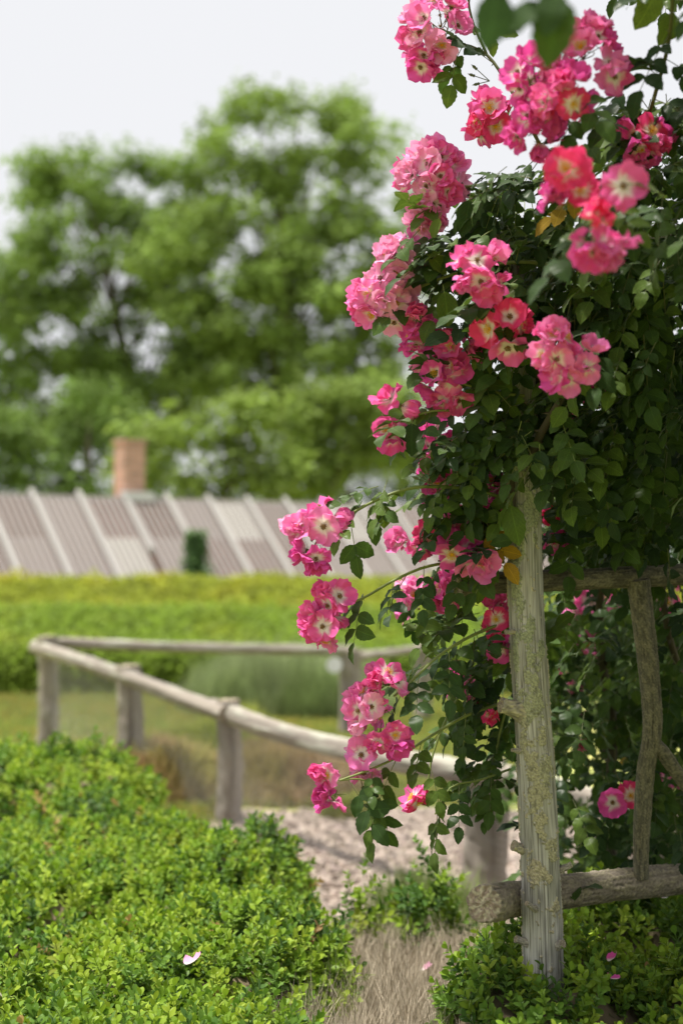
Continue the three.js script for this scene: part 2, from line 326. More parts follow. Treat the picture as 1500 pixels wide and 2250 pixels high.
// ---------------------------------------------------------------- lean-to glasshouse with a brick back wall
{
  const a = 38 * Math.PI / 180, R0 = P(0, 1070, 20), ridgeY = R0.y - 0.12;
  const along = V(Math.cos(a), 0, -Math.sin(a)), down = V(Math.sin(a), 0, Math.cos(a)); // down: towards us
  const base = V(R0.x, 0, R0.z);
  const at = (t, s, y) => base.clone().addScaledVector(along, t).addScaledVector(down, s).setY(y);
  const g = thing('glasshouse', 'old lean-to glasshouse with sloping grey timber roof bars and brick wall', 'greenhouse', at(4, 0.8, 0));
  const T0 = -2.5, T1 = 13, SLOPE = 1.72, EAVE = ridgeY - SLOPE;
  const block = (t0, t1, s0, s1, y0, y1) => {
    const p = [[t0, s0], [t1, s0], [t1, s1], [t0, s1]].flatMap(([t, s]) => [at(t, s, y0), at(t, s, y1)]);
    const pos = p.flatMap((q) => [q.x, q.y, q.z]), idx = [];
    for (let i = 0; i < 4; i++) { const q = 2 * i, r = 2 * ((i + 1) % 4); idx.push(q, r, q + 1, q + 1, r, r + 1); }
    idx.push(1, 3, 5, 1, 5, 7, 0, 4, 2, 0, 6, 4);
    const n = geom(pos, idx).toNonIndexed(); n.computeVertexNormals(); return n;
  };
  const uvBox = (geo, sc) => { const p = geo.attributes.position, uv = []; for (let i = 0; i < p.count; i++) { const x = p.getX(i), y = p.getY(i), z = p.getZ(i); uv.push((x * along.x + z * along.z + x * down.x * 0.9 + z * down.z * 0.9) * sc, y * sc); } geo.setAttribute('uv', new THREE.Float32BufferAttribute(uv, 2)); return geo; };
  const brickTex = noiseTex(512, (u, v) => {
    const rows = 16, r = Math.floor(v * rows), x = u * 6 + (r % 2) * 0.5, fx = x - Math.floor(x), fy = v * rows - r;
    const m = fx < 0.045 || fy < 0.12, h = Math.sin(r * 12.9 + Math.floor(x) % 6 * 78.2) * 43758.5, k = 0.8 + 0.4 * (h - Math.floor(h)) + 0.2 * fbm(u * 30, v * 30);
    return m ? [0.46, 0.4, 0.36] : [0.47 * k, 0.27 * k, 0.2 * k];
  });
  const brick = std({ map: brickTex, roughness: 0.95 });
  partW(g, 'back_wall', uvBox(block(T0, T1, -0.42, -0.12, 0, ridgeY - 0.06), 0.8), brick);
  partW(g, 'front_wall', uvBox(block(T0, T1, SLOPE - 0.06, SLOPE + 0.16, 0, EAVE - 0.05), 0.8), brick);
  const ch = partW(g, 'chimney', uvBox(block(2.0, 2.36, -0.34, -0.04, ridgeY - 0.06, ridgeY + 0.86), 0.8), brick);
  partW(ch, 'chimney_cap', uvBox(block(1.98, 2.38, -0.36, -0.02, ridgeY + 0.86, ridgeY + 0.91), 0.8), brick);
  partW(ch, 'flashing', block(1.94, 2.44, -0.04, 0.1, ridgeY - 0.03, ridgeY + 0.12), std({ color: col(0.6, 0.6, 0.62), roughness: 0.5 }));
  const timber = std({ color: col(0.44, 0.41, 0.39), roughness: 0.9 }), pale = std({ color: col(0.36, 0.345, 0.33), roughness: 0.9 }), slat = std({ color: col(0.3, 0.27, 0.26), roughness: 0.9 });
  partW(g, 'ridge_board', block(T0, T1, -0.1, 0.03, ridgeY - 0.06, ridgeY + 0.04), timber);
  partW(g, 'eave_board', block(T0, T1, SLOPE - 0.04, SLOPE + 0.12, EAVE - 0.05, EAVE + 0.03), timber);
  // a bar that runs down the slope
  const bar = (t, s0, s1, w, h, lift) => {
    const pos = [];
    for (const s of [s0, s1]) for (const [dt, dy] of [[-w, lift], [w, lift], [w, lift + h], [-w, lift + h]]) { const q = at(t + dt, s, ridgeY - s + dy); pos.push(q.x, q.y, q.z); }
    const n = geom(pos, [0, 1, 2, 0, 2, 3, 4, 6, 5, 4, 7, 6, 0, 4, 1, 1, 4, 5, 1, 5, 2, 2, 5, 6, 2, 6, 3, 3, 6, 7, 3, 7, 0, 0, 7, 4]).toNonIndexed(); n.computeVertexNormals(); return n;
  };
  const STEP = 0.74, glass = phys({ color: col(0.85, 0.72, 0.66), transmission: 0.93, roughness: 0.3, specularIntensity: 0.3 }), white = phys({ color: col(0.6, 0.6, 0.55), transmission: 0.4, roughness: 0.8 });
  const glasses = [glass, phys({ color: col(0.7, 0.66, 0.63), transmission: 0.8, roughness: 0.55, specularIntensity: 0.3 }), phys({ color: col(0.62, 0.52, 0.46), transmission: 0.88, roughness: 0.4, specularIntensity: 0.3 }), glass];
  let bay = 0;
  for (let t = T0 + 0.02; t < T1; t += STEP, bay++) {
    partW(g, 'rafter', bar(t, 0.0, bay === 6 ? 0.85 : SLOPE + 0.12, 0.038, 0.09, 0.03), pale);
    for (let k = 1; k < 7; k++) partW(g, 'glazing_bar', bar(t + STEP * k / 7, 0.03, SLOPE + 0.05, 0.02, 0.03, 0.02), slat);
    for (let k = 0; k < 3; k++) {
      if (bay === 6 && k === 0) continue;
      const s0 = 0.03 + k * 0.56, s1 = s0 + 0.575, pos = [], w0 = t + 0.05, w1 = t + STEP - 0.05, lift = 0.006 + (2 - k) * 0.003;
      for (const [tt, s] of [[w0, s0], [w1, s0], [w1, s1], [w0, s1]]) { const q = at(tt, s, ridgeY - s + lift); pos.push(q.x, q.y, q.z); }
      partW(g, 'pane', geom(pos, [0, 1, 2, 0, 2, 3]), (bay === 5 && k > 0) || rnd() < 0.12 ? white : pick(glasses));
    }
  }
  structure('glasshouse_floor', (() => { const p = [at(T0, -0.1, 0.01), at(T1, -0.1, 0.01), at(T1, SLOPE, 0.01), at(T0, SLOPE, 0.01)]; return geom(p.flatMap((q) => [q.x, q.y, q.z]), [0, 1, 2, 0, 2, 3]); })(), std({ color: col(0.3, 0.2, 0.16), roughness: 1 }));
  // a shrub growing in front of the roof
  const c = at(2.0, 1.98, 0), s = thing('green_shrub', 'upright green shrub growing against the sloping glasshouse roof', 'shrub', c), items = [];
  for (let i = 0; i < 300; i++) { const h = Math.pow(rnd(), 0.6) * 1.62, r = 0.27 * Math.sin(Math.PI * Math.min(1, h / 1.65 + 0.12)), an = rr(0, 6.3), k = rr(0.7, 1.3); items.push({ m: frame(V(c.x + Math.cos(an) * r * rr(0.2, 1), h, c.z + Math.sin(an) * r * rr(0.2, 1)), V(gauss(), 0.2, gauss()), UPV, rr(0.2, 0.4)), c: col(0.1 * k, 0.2 * k, 0.05 * k) }); }
  partW(s, 'stem', stem([c, V(c.x, 0.6, c.z), V(c.x + 0.03, 1.3, c.z)], 0.02, 0.006), barkMat);
  instW(s, 'foliage', treeClumps[0], leafy, items);
}

// ---------------------------------------------------------------- clipped hedges
const hedgeClump = clumpGeo(12, 0.07, 0.045, 0.014);
const hedgeCore = std({ color: col(0.13, 0.17, 0.03), roughness: 1 });
function hedge(name, label, x0, x1, z0, z1, h, tint, n, bump, slope = 1) {
  const g = thing(name, label, 'hedge', V((x0 + x1) / 2, 0, (z0 + z1) / 2)), items = [], hh = (x, z) => h - 0.3 * (1 - sm(0, 1, (z0 - z) / (z0 - z1) * 1.1)) * slope + bump * fbm(x * 0.8, z * 0.8, h), e = 0.06;
  const pos = [], idx = [], nx = 60, sec = [[z0 - e, 0], [z0 - e, 0.85], [z0 - 0.18, 1], [mix(z0, z1, 0.5), 1], [z1 + 0.18, 1], [z1 + e, 0.85], [z1 + e, 0]];
  for (let i = 0; i <= nx; i++) { const x = mix(x0 + e, x1 - e, i / nx); for (const [z, k] of sec) pos.push(x, k * (hh(x, z) - 0.08), z); }
  for (let i = 0; i < nx; i++) for (let j = 0; j < 6; j++) { const a = i * 7 + j, b = a + 7; idx.push(a, b, a + 1, a + 1, b, b + 1); }
  const q = nx * 7; for (let j = 1; j < 6; j++) idx.push(0, j, j + 1, q, q + j + 1, q + j);
  partW(g, 'branches', geom(pos, idx), hedgeCore);
  for (let i = 0; i < n; i++) {
    const x = rr(x0, x1); let y, z; const H0 = hh(x, z0);
    if (rnd() < 0.45) { z = z0 + 0.05 * gauss(); y = H0 * rr(0.02, 0.97); z -= 0.14 * Math.max(0, y / H0 - 0.8) * 5 * 0.7; }
    else { z = rr(z1, z0); y = hh(x, z) + 0.03 * gauss(); }
    const k = rr(0.6, 1.3), yl = Math.max(0, nz(x * 1.3, z * 1.3, 5)) * tint[3];
    items.push({ m: frame(V(x, y, z), V(gauss(), 0.2 * gauss(), gauss()), V(0.3 * gauss(), 1, 0.5 + 0.3 * gauss()), rr(0.9, 1.6)), c: col((tint[0] + 0.16 * yl) * k, (tint[1] + 0.08 * yl) * k, tint[2] * k) });
  }
  instW(g, 'foliage', hedgeClump, leafy, items);
}
hedge('clipped_hedge', 'long low clipped green hedge on the lawn behind the fence', -4.2, 4.2, -13.1, -15.3, 0.72, [0.2, 0.3, 0.024, 0.7], 16000, 0.06);
hedge('flowering_hedge', 'taller yellow green hedge along the front of the glasshouse', -5.2, 4.6, -16.2, -17.5, 1.0, [0.31, 0.36, 0.03, 1.5], 16000, 0.07);

// soft perennials: upright clumps of thin stems
const wisp = tuft(14, 0.3, 0.05, 0.0025), wispWide = tuft(14, 0.16, 0.06, 0.004);
function perennials(name, label, cx, cz, rx, rz, h, c0, c1, n, geo = wisp, gh = 0.3) {
  const g = thing(name, label, 'perennial', V(cx, 0, cz)), items = [];
  for (let i = 0; i < n; i++) {
    const a = rr(0, 6.3), r = Math.sqrt(rnd()), x = cx + Math.cos(a) * r * rx, z = cz + Math.sin(a) * r * rz, top = h * (1 - 0.55 * r * r) * (1 + 0.35 * fbm(x * 3, z * 3)), k = rr(0.6, 1.35), t = Math.min(1, Math.max(0, 0.5 + fbm(x * 2.5, z * 2.5, 4)));
    const y = rnd() < 0.5 ? 0 : rr(0, 0.65) * top, s = Math.max(0.25, (top - y) / gh);
    items.push({ m: frame(V(x, y, z), V(Math.cos(a), 0, Math.sin(a)), V(Math.cos(a) * 0.5 * r + 0.15 * gauss(), 1, Math.sin(a) * 0.5 * r + 0.15 * gauss()), V(Math.max(s, 0.6), s, Math.max(s, 0.6))), c: col(mix(c0[0], c1[0], t) * k, mix(c0[1], c1[1], t) * k, mix(c0[2], c1[2], t) * k) });
  }
  instW(g, 'stems', geo, matte, items); return g;
}
perennials('lavender_clump', 'grey green feathery plant mass seen left of the white tag', -0.75, -11.5, 0.55, 0.5, 0.55, [0.36, 0.42, 0.22], [0.3, 0.38, 0.16], 600);
perennials('lavender_clump', 'grey green feathery plant mass just behind the white tag', -0.1, -11.4, 0.5, 0.5, 0.52, [0.34, 0.41, 0.2], [0.26, 0.34, 0.13], 600);
perennials('dry_perennial', 'low brown and rust coloured plants between the second and third fence posts', -0.95, -7.6, 0.42, 0.5, 0.3, [0.42, 0.28, 0.16], [0.36, 0.34, 0.1], 700, wispWide, 0.16);
perennials('dry_perennial', 'low brownish plants right of the third fence post', -0.25, -7.75, 0.48, 0.55, 0.3, [0.45, 0.33, 0.21], [0.38, 0.35, 0.13], 800, wispWide, 0.16);
perennials('green_perennial', 'yellow green leafy plants inside the fence beside the third post', -0.75, -8.5, 0.45, 0.45, 0.36, [0.33, 0.36, 0.07], [0.26, 0.33, 0.06], 600, wispWide, 0.16);
perennials('green_perennial', 'small yellow green clump at the edge of the gravel', 0.03, -6.95, 0.11, 0.1, 0.13, [0.35, 0.33, 0.03], [0.24, 0.28, 0.04], 90, wispWide, 0.16);
perennials('green_perennial', 'thin green weeds in front of the nearest fence post', 0.28, -4.75, 0.22, 0.22, 0.26, [0.2, 0.27, 0.06], [0.16, 0.22, 0.06], 90);

// ---------------------------------------------------------------- rustic rabbit fence
{
  const posts = [[105, 1398, 8.98, 0.062], [283, 1462, 7.75, 0.066], [501, 1538, 6.75, 0.056], [1060, 1668, 5.14, 0.076]].map(([x, y, D, r]) => ({ p: P(x, y, D), r }));
  const back = [[768, 1428, 10.1, 0.075], [926, 1412, 11.0, 0.06]].map(([x, y, D, r]) => ({ p: P(x, y, D), r }));
  const g = thing('rustic_fence', 'low rustic fence of lichened log rails, round posts and fine wire', 'fence', V(-0.7, 0, -7));
  const bark = (s0, lichen) => (u, v) => {
    const a = u * 6.283, gr = nz(Math.cos(a) * 6, Math.sin(a) * 6, v * 2 + s0), l = sm(0.05, 0.35, fbm(Math.cos(a) * 1.5 + s0, Math.sin(a) * 1.5, v * 9)) * lichen, k = 0.85 + 0.5 * gr;
    return [1 + 0.1 * gr + 0.13 * nz(Math.cos(a) * 1.5, Math.sin(a) * 1.5, v * 9 + s0) + 0.07 * l + 0.06 * nz(Math.cos(a) * 3, Math.sin(a) * 3, v * 60 + s0), [mix(0.27 * k, 0.42 * (0.8 + 0.4 * gr), l), mix(0.235 * k, 0.41 * (0.8 + 0.4 * gr), l), mix(0.2 * k, 0.34 * (0.8 + 0.4 * gr), l)]];
  };
  const post = ({ p, r }, i, l) => partW(g, 'post', log([V(p.x, -0.05, p.z), V(p.x + 0.012, p.y * 0.5, p.z), p], r * 1.08, r, 24, 40, bark(i * 3.7, l)), woodMat);
  posts.forEach((q, i) => post(q, i, [0.35, 0.3, 0.25, 0.15][i])); back.forEach((q, i) => post(q, i + 9, 0.3));
  const rail = (pts, r0, r1, i, l = 0.9) => partW(g, 'rail', log(pts, r0, r1, 24, 120, bark(i, l)), woodMat);
  rail([P(82, 1420, 9.15), P(285, 1487, 7.72), P(390, 1526, 7.2), P(500, 1567, 6.72)].map((p) => p.add(V(0, 0, 0.05))), 0.043, 0.041, 21.2);
  rail([P(470, 1553, 6.95), P(640, 1612, 6.25), P(800, 1652, 5.75), P(1075, 1700, 5.05)].map((p) => p.add(V(0, 0, 0.06))), 0.045, 0.042, 33.4);
  rail([P(1040, 1690, 5.2), P(1250, 1745, 4.85), P(1420, 1800, 4.6)], 0.045, 0.04, 44.1);
  rail([P(120, 1412, 9.0), P(450, 1424, 9.5), P(775, 1430, 10.1)], 0.034, 0.036, 51.2);
  rail([P(760, 1446, 10.1), P(930, 1426, 11.0)], 0.035, 0.03, 61.2);
  post({ p: P(1440, 1790, 4.55), r: 0.055 }, 30, 0.3);
  const wire = std({ color: col(0.55, 0.52, 0.49), roughness: 0.5, metalness: 0.3 });
  const netting = (a, b) => {
    const gs = [], L = Math.hypot(b.x - a.x, b.z - a.z), n = Math.round(L / 0.0127), W = 0.00055, d = V(b.x - a.x, 0, b.z - a.z).normalize(), o = V(-d.z, 0, d.x);
    const pos = [], idx = [];
    const seg = (p, q, s1, s2) => { const k = pos.length / 3; for (const e of [p, q]) { for (const [m, l] of [[1, 0], [-0.5, 0.87], [-0.5, -0.87]]) pos.push(e.x + W * (m * s1.x + l * s2.x), e.y + W * (m * s1.y + l * s2.y), e.z + W * (m * s1.z + l * s2.z)); } for (let i = 0; i < 3; i++) { const j = (i + 1) % 3; idx.push(k + i, k + j, k + 3 + i, k + 3 + i, k + j, k + 3 + j); } };
    for (let i = 0; i <= n; i++) { const t = i / n, x = mix(a.x, b.x, t), z = mix(a.z, b.z, t), y = mix(a.y, b.y, t); seg(V(x, 0.005, z), V(x, y, z), d, o); }
    for (let y = 0.01; y < Math.max(a.y, b.y); y += 0.0254) { const t0 = a.y < y ? (y - a.y) / (b.y - a.y) : 0, t1 = b.y < y ? (y - a.y) / (b.y - a.y) : 1; if (t1 <= t0) continue; seg(V(mix(a.x, b.x, t0), y, mix(a.z, b.z, t0)), V(mix(a.x, b.x, t1), y, mix(a.z, b.z, t1)), UPV, o); }
    partW(g, 'wire_netting', geom(pos, idx), wire, true);
  };
  const off = (q, dy = -0.06) => q.p.clone().add(V(0.06, dy, 0.11));
  for (let i = 0; i < 3; i++) netting(off(posts[i]), off(posts[i + 1]));
  netting(off(posts[3]), P(1440, 1815, 4.48));
  const tag = new THREE.CylinderGeometry(0.055, 0.055, 0.006, 28); tag.rotateX(Math.PI / 2); const tp = P(734, 1461, 9.98); tag.translate(tp.x, tp.y, tp.z);
  partW(g, 'tag', tag, std({ color: col(0.78, 0.78, 0.84), roughness: 0.5 })).userData.label = 'round white tag';
}

// ---------------------------------------------------------------- boxwood
function boxLeaf(len, wid, fold) {
  const st = [[0, 0.1], [0.28, 0.75], [0.6, 1], [0.86, 0.68], [1, 0.12]], pos = [], idx = [];
  st.forEach(([t, w], i) => { for (const s of [-1, 0, 1]) pos.push(s * w * wid, -0.12 * len * t * t + Math.abs(s) * w * wid * fold, t * len); if (i) for (let s = 0; s < 2; s++) { const a = (i - 1) * 3 + s, b = a + 3; idx.push(a, b, a + 1, a + 1, b, b + 1); } });
  return geom(pos, idx);
}
// a shoot: leaf pairs crossing up a short stem, base at the origin, growing along +z
function shootGeo(nodes, L) {
  const gs = [];
  for (let i = 0; i < nodes; i++) {
    const t = (i + 0.4) / nodes, size = mix(1.05, 0.72, t);
    for (const s of [0, 1]) {
      const a = i * 1.57 + s * Math.PI + rr(-0.35, 0.35), open = mix(1.25, 0.45, t) + rr(-0.15, 0.15), d = V(Math.cos(a) * Math.sin(open), Math.sin(a) * Math.sin(open), Math.cos(open));
      const g = boxLeaf(0.0195 * size * rr(0.85, 1.15), 0.0062 * size, rr(0.1, 0.4)); g.applyMatrix4(frame(V(0, 0, t * L), d, V(-d.x * 0.3, -d.y * 0.3, 1))); gs.push(g);
    }
  }
  const c = new THREE.CylinderGeometry(0.0006, 0.001, L, 4, 1, true); c.deleteAttribute('uv'); c.rotateX(Math.PI / 2); c.translate(0, 0, L / 2); gs.push(c);
  return mergeGeometries(gs);
}
const SHOOTS = [shootGeo(5, 0.05), shootGeo(6, 0.062), shootGeo(4, 0.04)];
const BOX_TINTS = [[0.18, 0.3, 0.02], [0.24, 0.36, 0.024], [0.115, 0.225, 0.02], [0.31, 0.415, 0.034], [0.065, 0.145, 0.018]].map((c) => col(...c));
const boxOpts = { roughness: 0.93, transmission: 0.4, clearcoat: 0.16, clearcoatRoughness: 0.35 };
const BOX_MATS = BOX_TINTS.map((c) => phys({ ...boxOpts, color: c })), boxInst = phys(boxOpts), boxCore = std({ color: col(0.15, 0.115, 0.07), roughness: 1 });
const bumps = (x, z) => 0.055 * fbm(x * 3.2, z * 3.2, 1.1) + 0.045 * fbm(x * 8, z * 8, 2.7);
const mounds = [];
function mound(x, z, rx, rz, h, opts = {}) { mounds.push({ x, z, rx, rz, h, ...opts }); }
const domeH = (m, x, z) => { const q = ((x - m.x) / m.rx) ** 2 + ((z - m.z) / m.rz) ** 2; return q >= 1 ? -1 : m.h * Math.pow(1 - q * q * q, 0.42) + bumps(x, z) * Math.min(1, (1 - q) * 3); };
mound(-0.36, -2.5, 0.43, 0.46, 0.42, { label: 'nearest bright green boxwood bush holding a fallen pink petal', near: true, side: 0 });
mound(-0.34, -3.25, 0.39, 0.44, 0.42, { label: 'sunlit boxwood bush second from the camera beside the dry twigs', near: true });
mound(-1.0, -2.75, 0.55, 0.55, 0.41, { label: 'boxwood bush at the lower left edge of the picture', near: true });
mound(-0.43, -4.05, 0.35, 0.46, 0.45, { label: 'rounded boxwood bush with dark right flank next to the gravel', near: true });
mound(-1.05, -3.75, 0.5, 0.55, 0.41, { label: 'boxwood bush at left in the middle of the low planting' });
mound(-0.82, -4.65, 0.36, 0.42, 0.43, { label: 'boxwood bush in front of the second fence post' });
mound(-1.06, -5.25, 0.4, 0.42, 0.53, { label: 'tall rounded boxwood bush in front of the fence corner post', });
mound(-1.75, -5.1, 0.45, 0.5, 0.5, { label: 'yellowish boxwood bush farthest left near the fence corner', yellow: true });
mound(-1.6, -4.2, 0.5, 0.5, 0.42, { label: 'boxwood bush cut by the left edge below the yellowish one' });
mound(0.57, -2.42, 0.36, 0.32, 0.415, { label: 'lit boxwood bush in front of the arbour post', near: true, side: 1 });
mound(0.42, -2.86, 0.22, 0.28, 0.455, { label: 'boxwood bush growing round the foot of the arbour post', near: true, side: 1 });
mound(0.95, -2.75, 0.42, 0.45, 0.46, { label: 'shaded boxwood bush under the arbour at the right edge', near: true, side: 1 });
mound(0.85, -3.4, 0.42, 0.4, 0.45, { label: 'dark boxwood bush behind the lower arbour log', side: 1 });
mound(1.5, -3.0, 0.45, 0.6, 0.42, { label: 'boxwood bush deep under the arbour beyond the right edge', side: 1 });
mound(0.225, -3.7, 0.085, 0.1, 0.38, { label: 'small upright boxwood sprout between dry twigs and nearest fence post', sprout: true });
mound(0.05, -3.72, 0.05, 0.06, 0.36, { label: 'little boxwood shoot rising from the dry twigs beside the bush', sprout: true });
function hAll(x, z) { let h = 0; for (const m of mounds) h = Math.max(h, domeH(m, x, z)); return h; }
const boxSurface = (x, z) => hAll(x, z);
mounds.forEach((m) => {
  const g = thing('boxwood_bush', m.label, 'bush', V(m.x, 0, m.z), 'low boxwood bushes'), items = [];
  const pos = [], idx = [], N = 28;
  for (let i = 0; i <= N; i++) for (let j = 0; j <= N; j++) {
    const r = i / N, a = j / N * 2 * Math.PI, x = m.x + Math.cos(a) * m.rx * r * 0.97, z = m.z + Math.sin(a) * m.rz * r * 0.97;
    pos.push(x, i === N ? 0 : Math.max(0, domeH(m, x, z) - 0.055), z);
  }
  for (let i = 0; i < N; i++) for (let j = 0; j < N; j++) { const a = i * (N + 1) + j, b = a + N + 1; idx.push(a, a + 1, b, b, a + 1, b + 1); }
  if (!m.sprout) partW(g, 'branches', geom(pos, idx), boxCore);
  const area = Math.PI * m.rx * m.rz, step = m.near ? 0.00044 : 0.0008, n = Math.round(area / step * 1.9), sc = m.near ? 1.12 : 1.35;
  for (let i = 0; i < n; i++) {
    const side = rnd() < 0.3, r = side ? Math.pow(rnd(), 0.12) * 0.995 : Math.sqrt(rnd()), a = rr(0, 6.2832), x = m.x + Math.cos(a) * m.rx * r, z = m.z + Math.sin(a) * m.rz * r, h = domeH(m, x, z);
    if (h < 0.02) continue;
    let y = h - (rnd() < 0.45 ? rr(0.02, 0.07) : 0.025);
    if (side && r > 0.9) y = rr(0.03, 1) * h;
    if (mounds.some((o) => o !== m && domeH(o, x, z) > y + 0.05)) continue;
    const e = 0.02, nx = domeH(m, x - e, z) - domeH(m, x + e, z), nzv = domeH(m, x, z - e) - domeH(m, x, z + e);
    const d = V(Math.max(-1.2, Math.min(1.2, nx / (2 * e))) * 0.7 + 0.33 * gauss(), 1 + (side ? -0.3 : 0), Math.max(-1.2, Math.min(1.2, nzv / (2 * e))) * 0.7 + 0.33 * gauss());
    let ti = Math.floor(Math.min(0.999, Math.max(0, rnd() * 0.75 + 0.18 + 0.5 * fbm(x * 5, z * 5, 6))) * 5); ti = [4, 2, 0, 1, 3][ti];
    if (rnd() < 0.03) y += rr(0.01, 0.035);
    items.push({ m: frame(V(x, y - 0.02, z), d, V(gauss(), 0.1, gauss()), sc * rr(0.65, 1.25)), ti, v: Math.floor(rnd() * 3), br: rnd() < 0.02, p: V(x, y, z), yl: m.yellow || rnd() < 0.015 });
  }
  if (m.sprout) for (let i = 0; i < 40 * m.rx / 0.085; i++) { const a = rr(0, 6.28), r = rr(0, 0.7), y = rr(0.2, m.h + 0.14 * Math.pow(1 - r, 0.6) * rr(0.3, 1)); items.push({ m: frame(V(m.x + Math.cos(a) * r * m.rx, y, m.z + Math.sin(a) * r * m.rz), V(Math.cos(a) * 0.6, 1, Math.sin(a) * 0.6), V(gauss(), 0.1, gauss()), 1.1), ti: pick([0, 1, 2, 2, 4]), v: i % 3, p: V(m.x, y, m.z) }); }
  // shoots nearest to us and in view stay single parts
  const inView = (q) => Math.abs(q.p.x / -q.p.z) < 0.245 && (1.25 - q.p.y) / -q.p.z < 0.335 && q.p.z > m.z - m.rz * 0.35;
  const vis = m.near ? items.filter(inView).sort((a, b) => b.p.z + b.p.y * 2 - a.p.z - a.p.y * 2).slice(0, 300) : [];
  const set = new Set(vis);
  for (const it of vis) { const s = shadow(new THREE.Mesh(SHOOTS[it.v], BOX_MATS[it.ti])); s.name = 'shoot'; it.m.premultiply(new THREE.Matrix4().makeTranslation(-m.x, 0, -m.z)); it.m.decompose(s.position, s.quaternion, s.scale); g.add(s); }
  for (let v = 0; v < 3; v++) {
    const rest = items.filter((it) => it.v === v && !set.has(it)); if (!rest.length) continue;
    instW(g, 'foliage', SHOOTS[v], boxInst, rest.map((it) => { const c = BOX_TINTS[it.ti].clone().multiplyScalar(rr(0.85, 1.15)); if (it.yl) c.lerp(col(0.3, 0.28, 0.03), 0.45); if (it.br) c.lerp(col(0.36, 0.2, 0.08), 0.8); return { m: it.m, c }; }));
  }
});

// ---------------------------------------------------------------- dead twigs between the bushes
{
  const g = [tuft(12, 0.1, 0.03, 0.0007), tuft(10, 0.14, 0.035, 0.0008)], sets = [[], []], base = (x, z) => 0.235 + 0.05 * fbm(x * 4, z * 4, 9) - 0.12 * sm(-3.45, -4.0, z);
  const x0 = -0.15, x1 = 0.5, z0 = -2.0, z1 = -4.05, pos = [], idx = [], nx = 26, ny = 70;
  for (let j = 0; j <= ny; j++) for (let i = 0; i <= nx; i++) { const x = mix(x0, x1, i / nx), z = mix(z0, z1, j / ny), edge = i === 0 || j === 0 || i === nx || j === ny; pos.push(x, edge ? 0 : base(x, z) + 0.012 * rr(-1, 1), z); }
  for (let j = 0; j < ny; j++) for (let i = 0; i < nx; i++) { const a = j * (nx + 1) + i, b = a + nx + 1; idx.push(a, a + 1, b, b, a + 1, b + 1); }
  const t = thing('dry_twigs', 'patch of dead tan twigs and straw between the boxwood bushes', 'twigs', V(0.15, 0, -3));
  partW(t, 'thatch', geom(pos, idx), std({ color: col(0.2, 0.155, 0.105), roughness: 1 }), true);
  for (let i = 0; i < 10000; i++) {
    const x = rr(x0, x1), z = rr(z0, z1), k = rr(0.55, 1.25), y = base(x, z) - 0.02;
    if (boxSurface(x, z) > y + 0.12) continue;
    sets[i % 2].push({ m: frame(V(x, y, z), V(gauss(), 0.2 * gauss(), gauss()), V(0.55 * gauss(), 1, 0.55 * gauss()), V(1, rr(0.5, 1.2), 1)), c: col(0.47 * k, 0.4 * k, 0.3 * k) });
  }
  const m = std({ roughness: 0.9 }); sets.forEach((s, i) => instW(t, 'twigs', g[i], m, s));
}

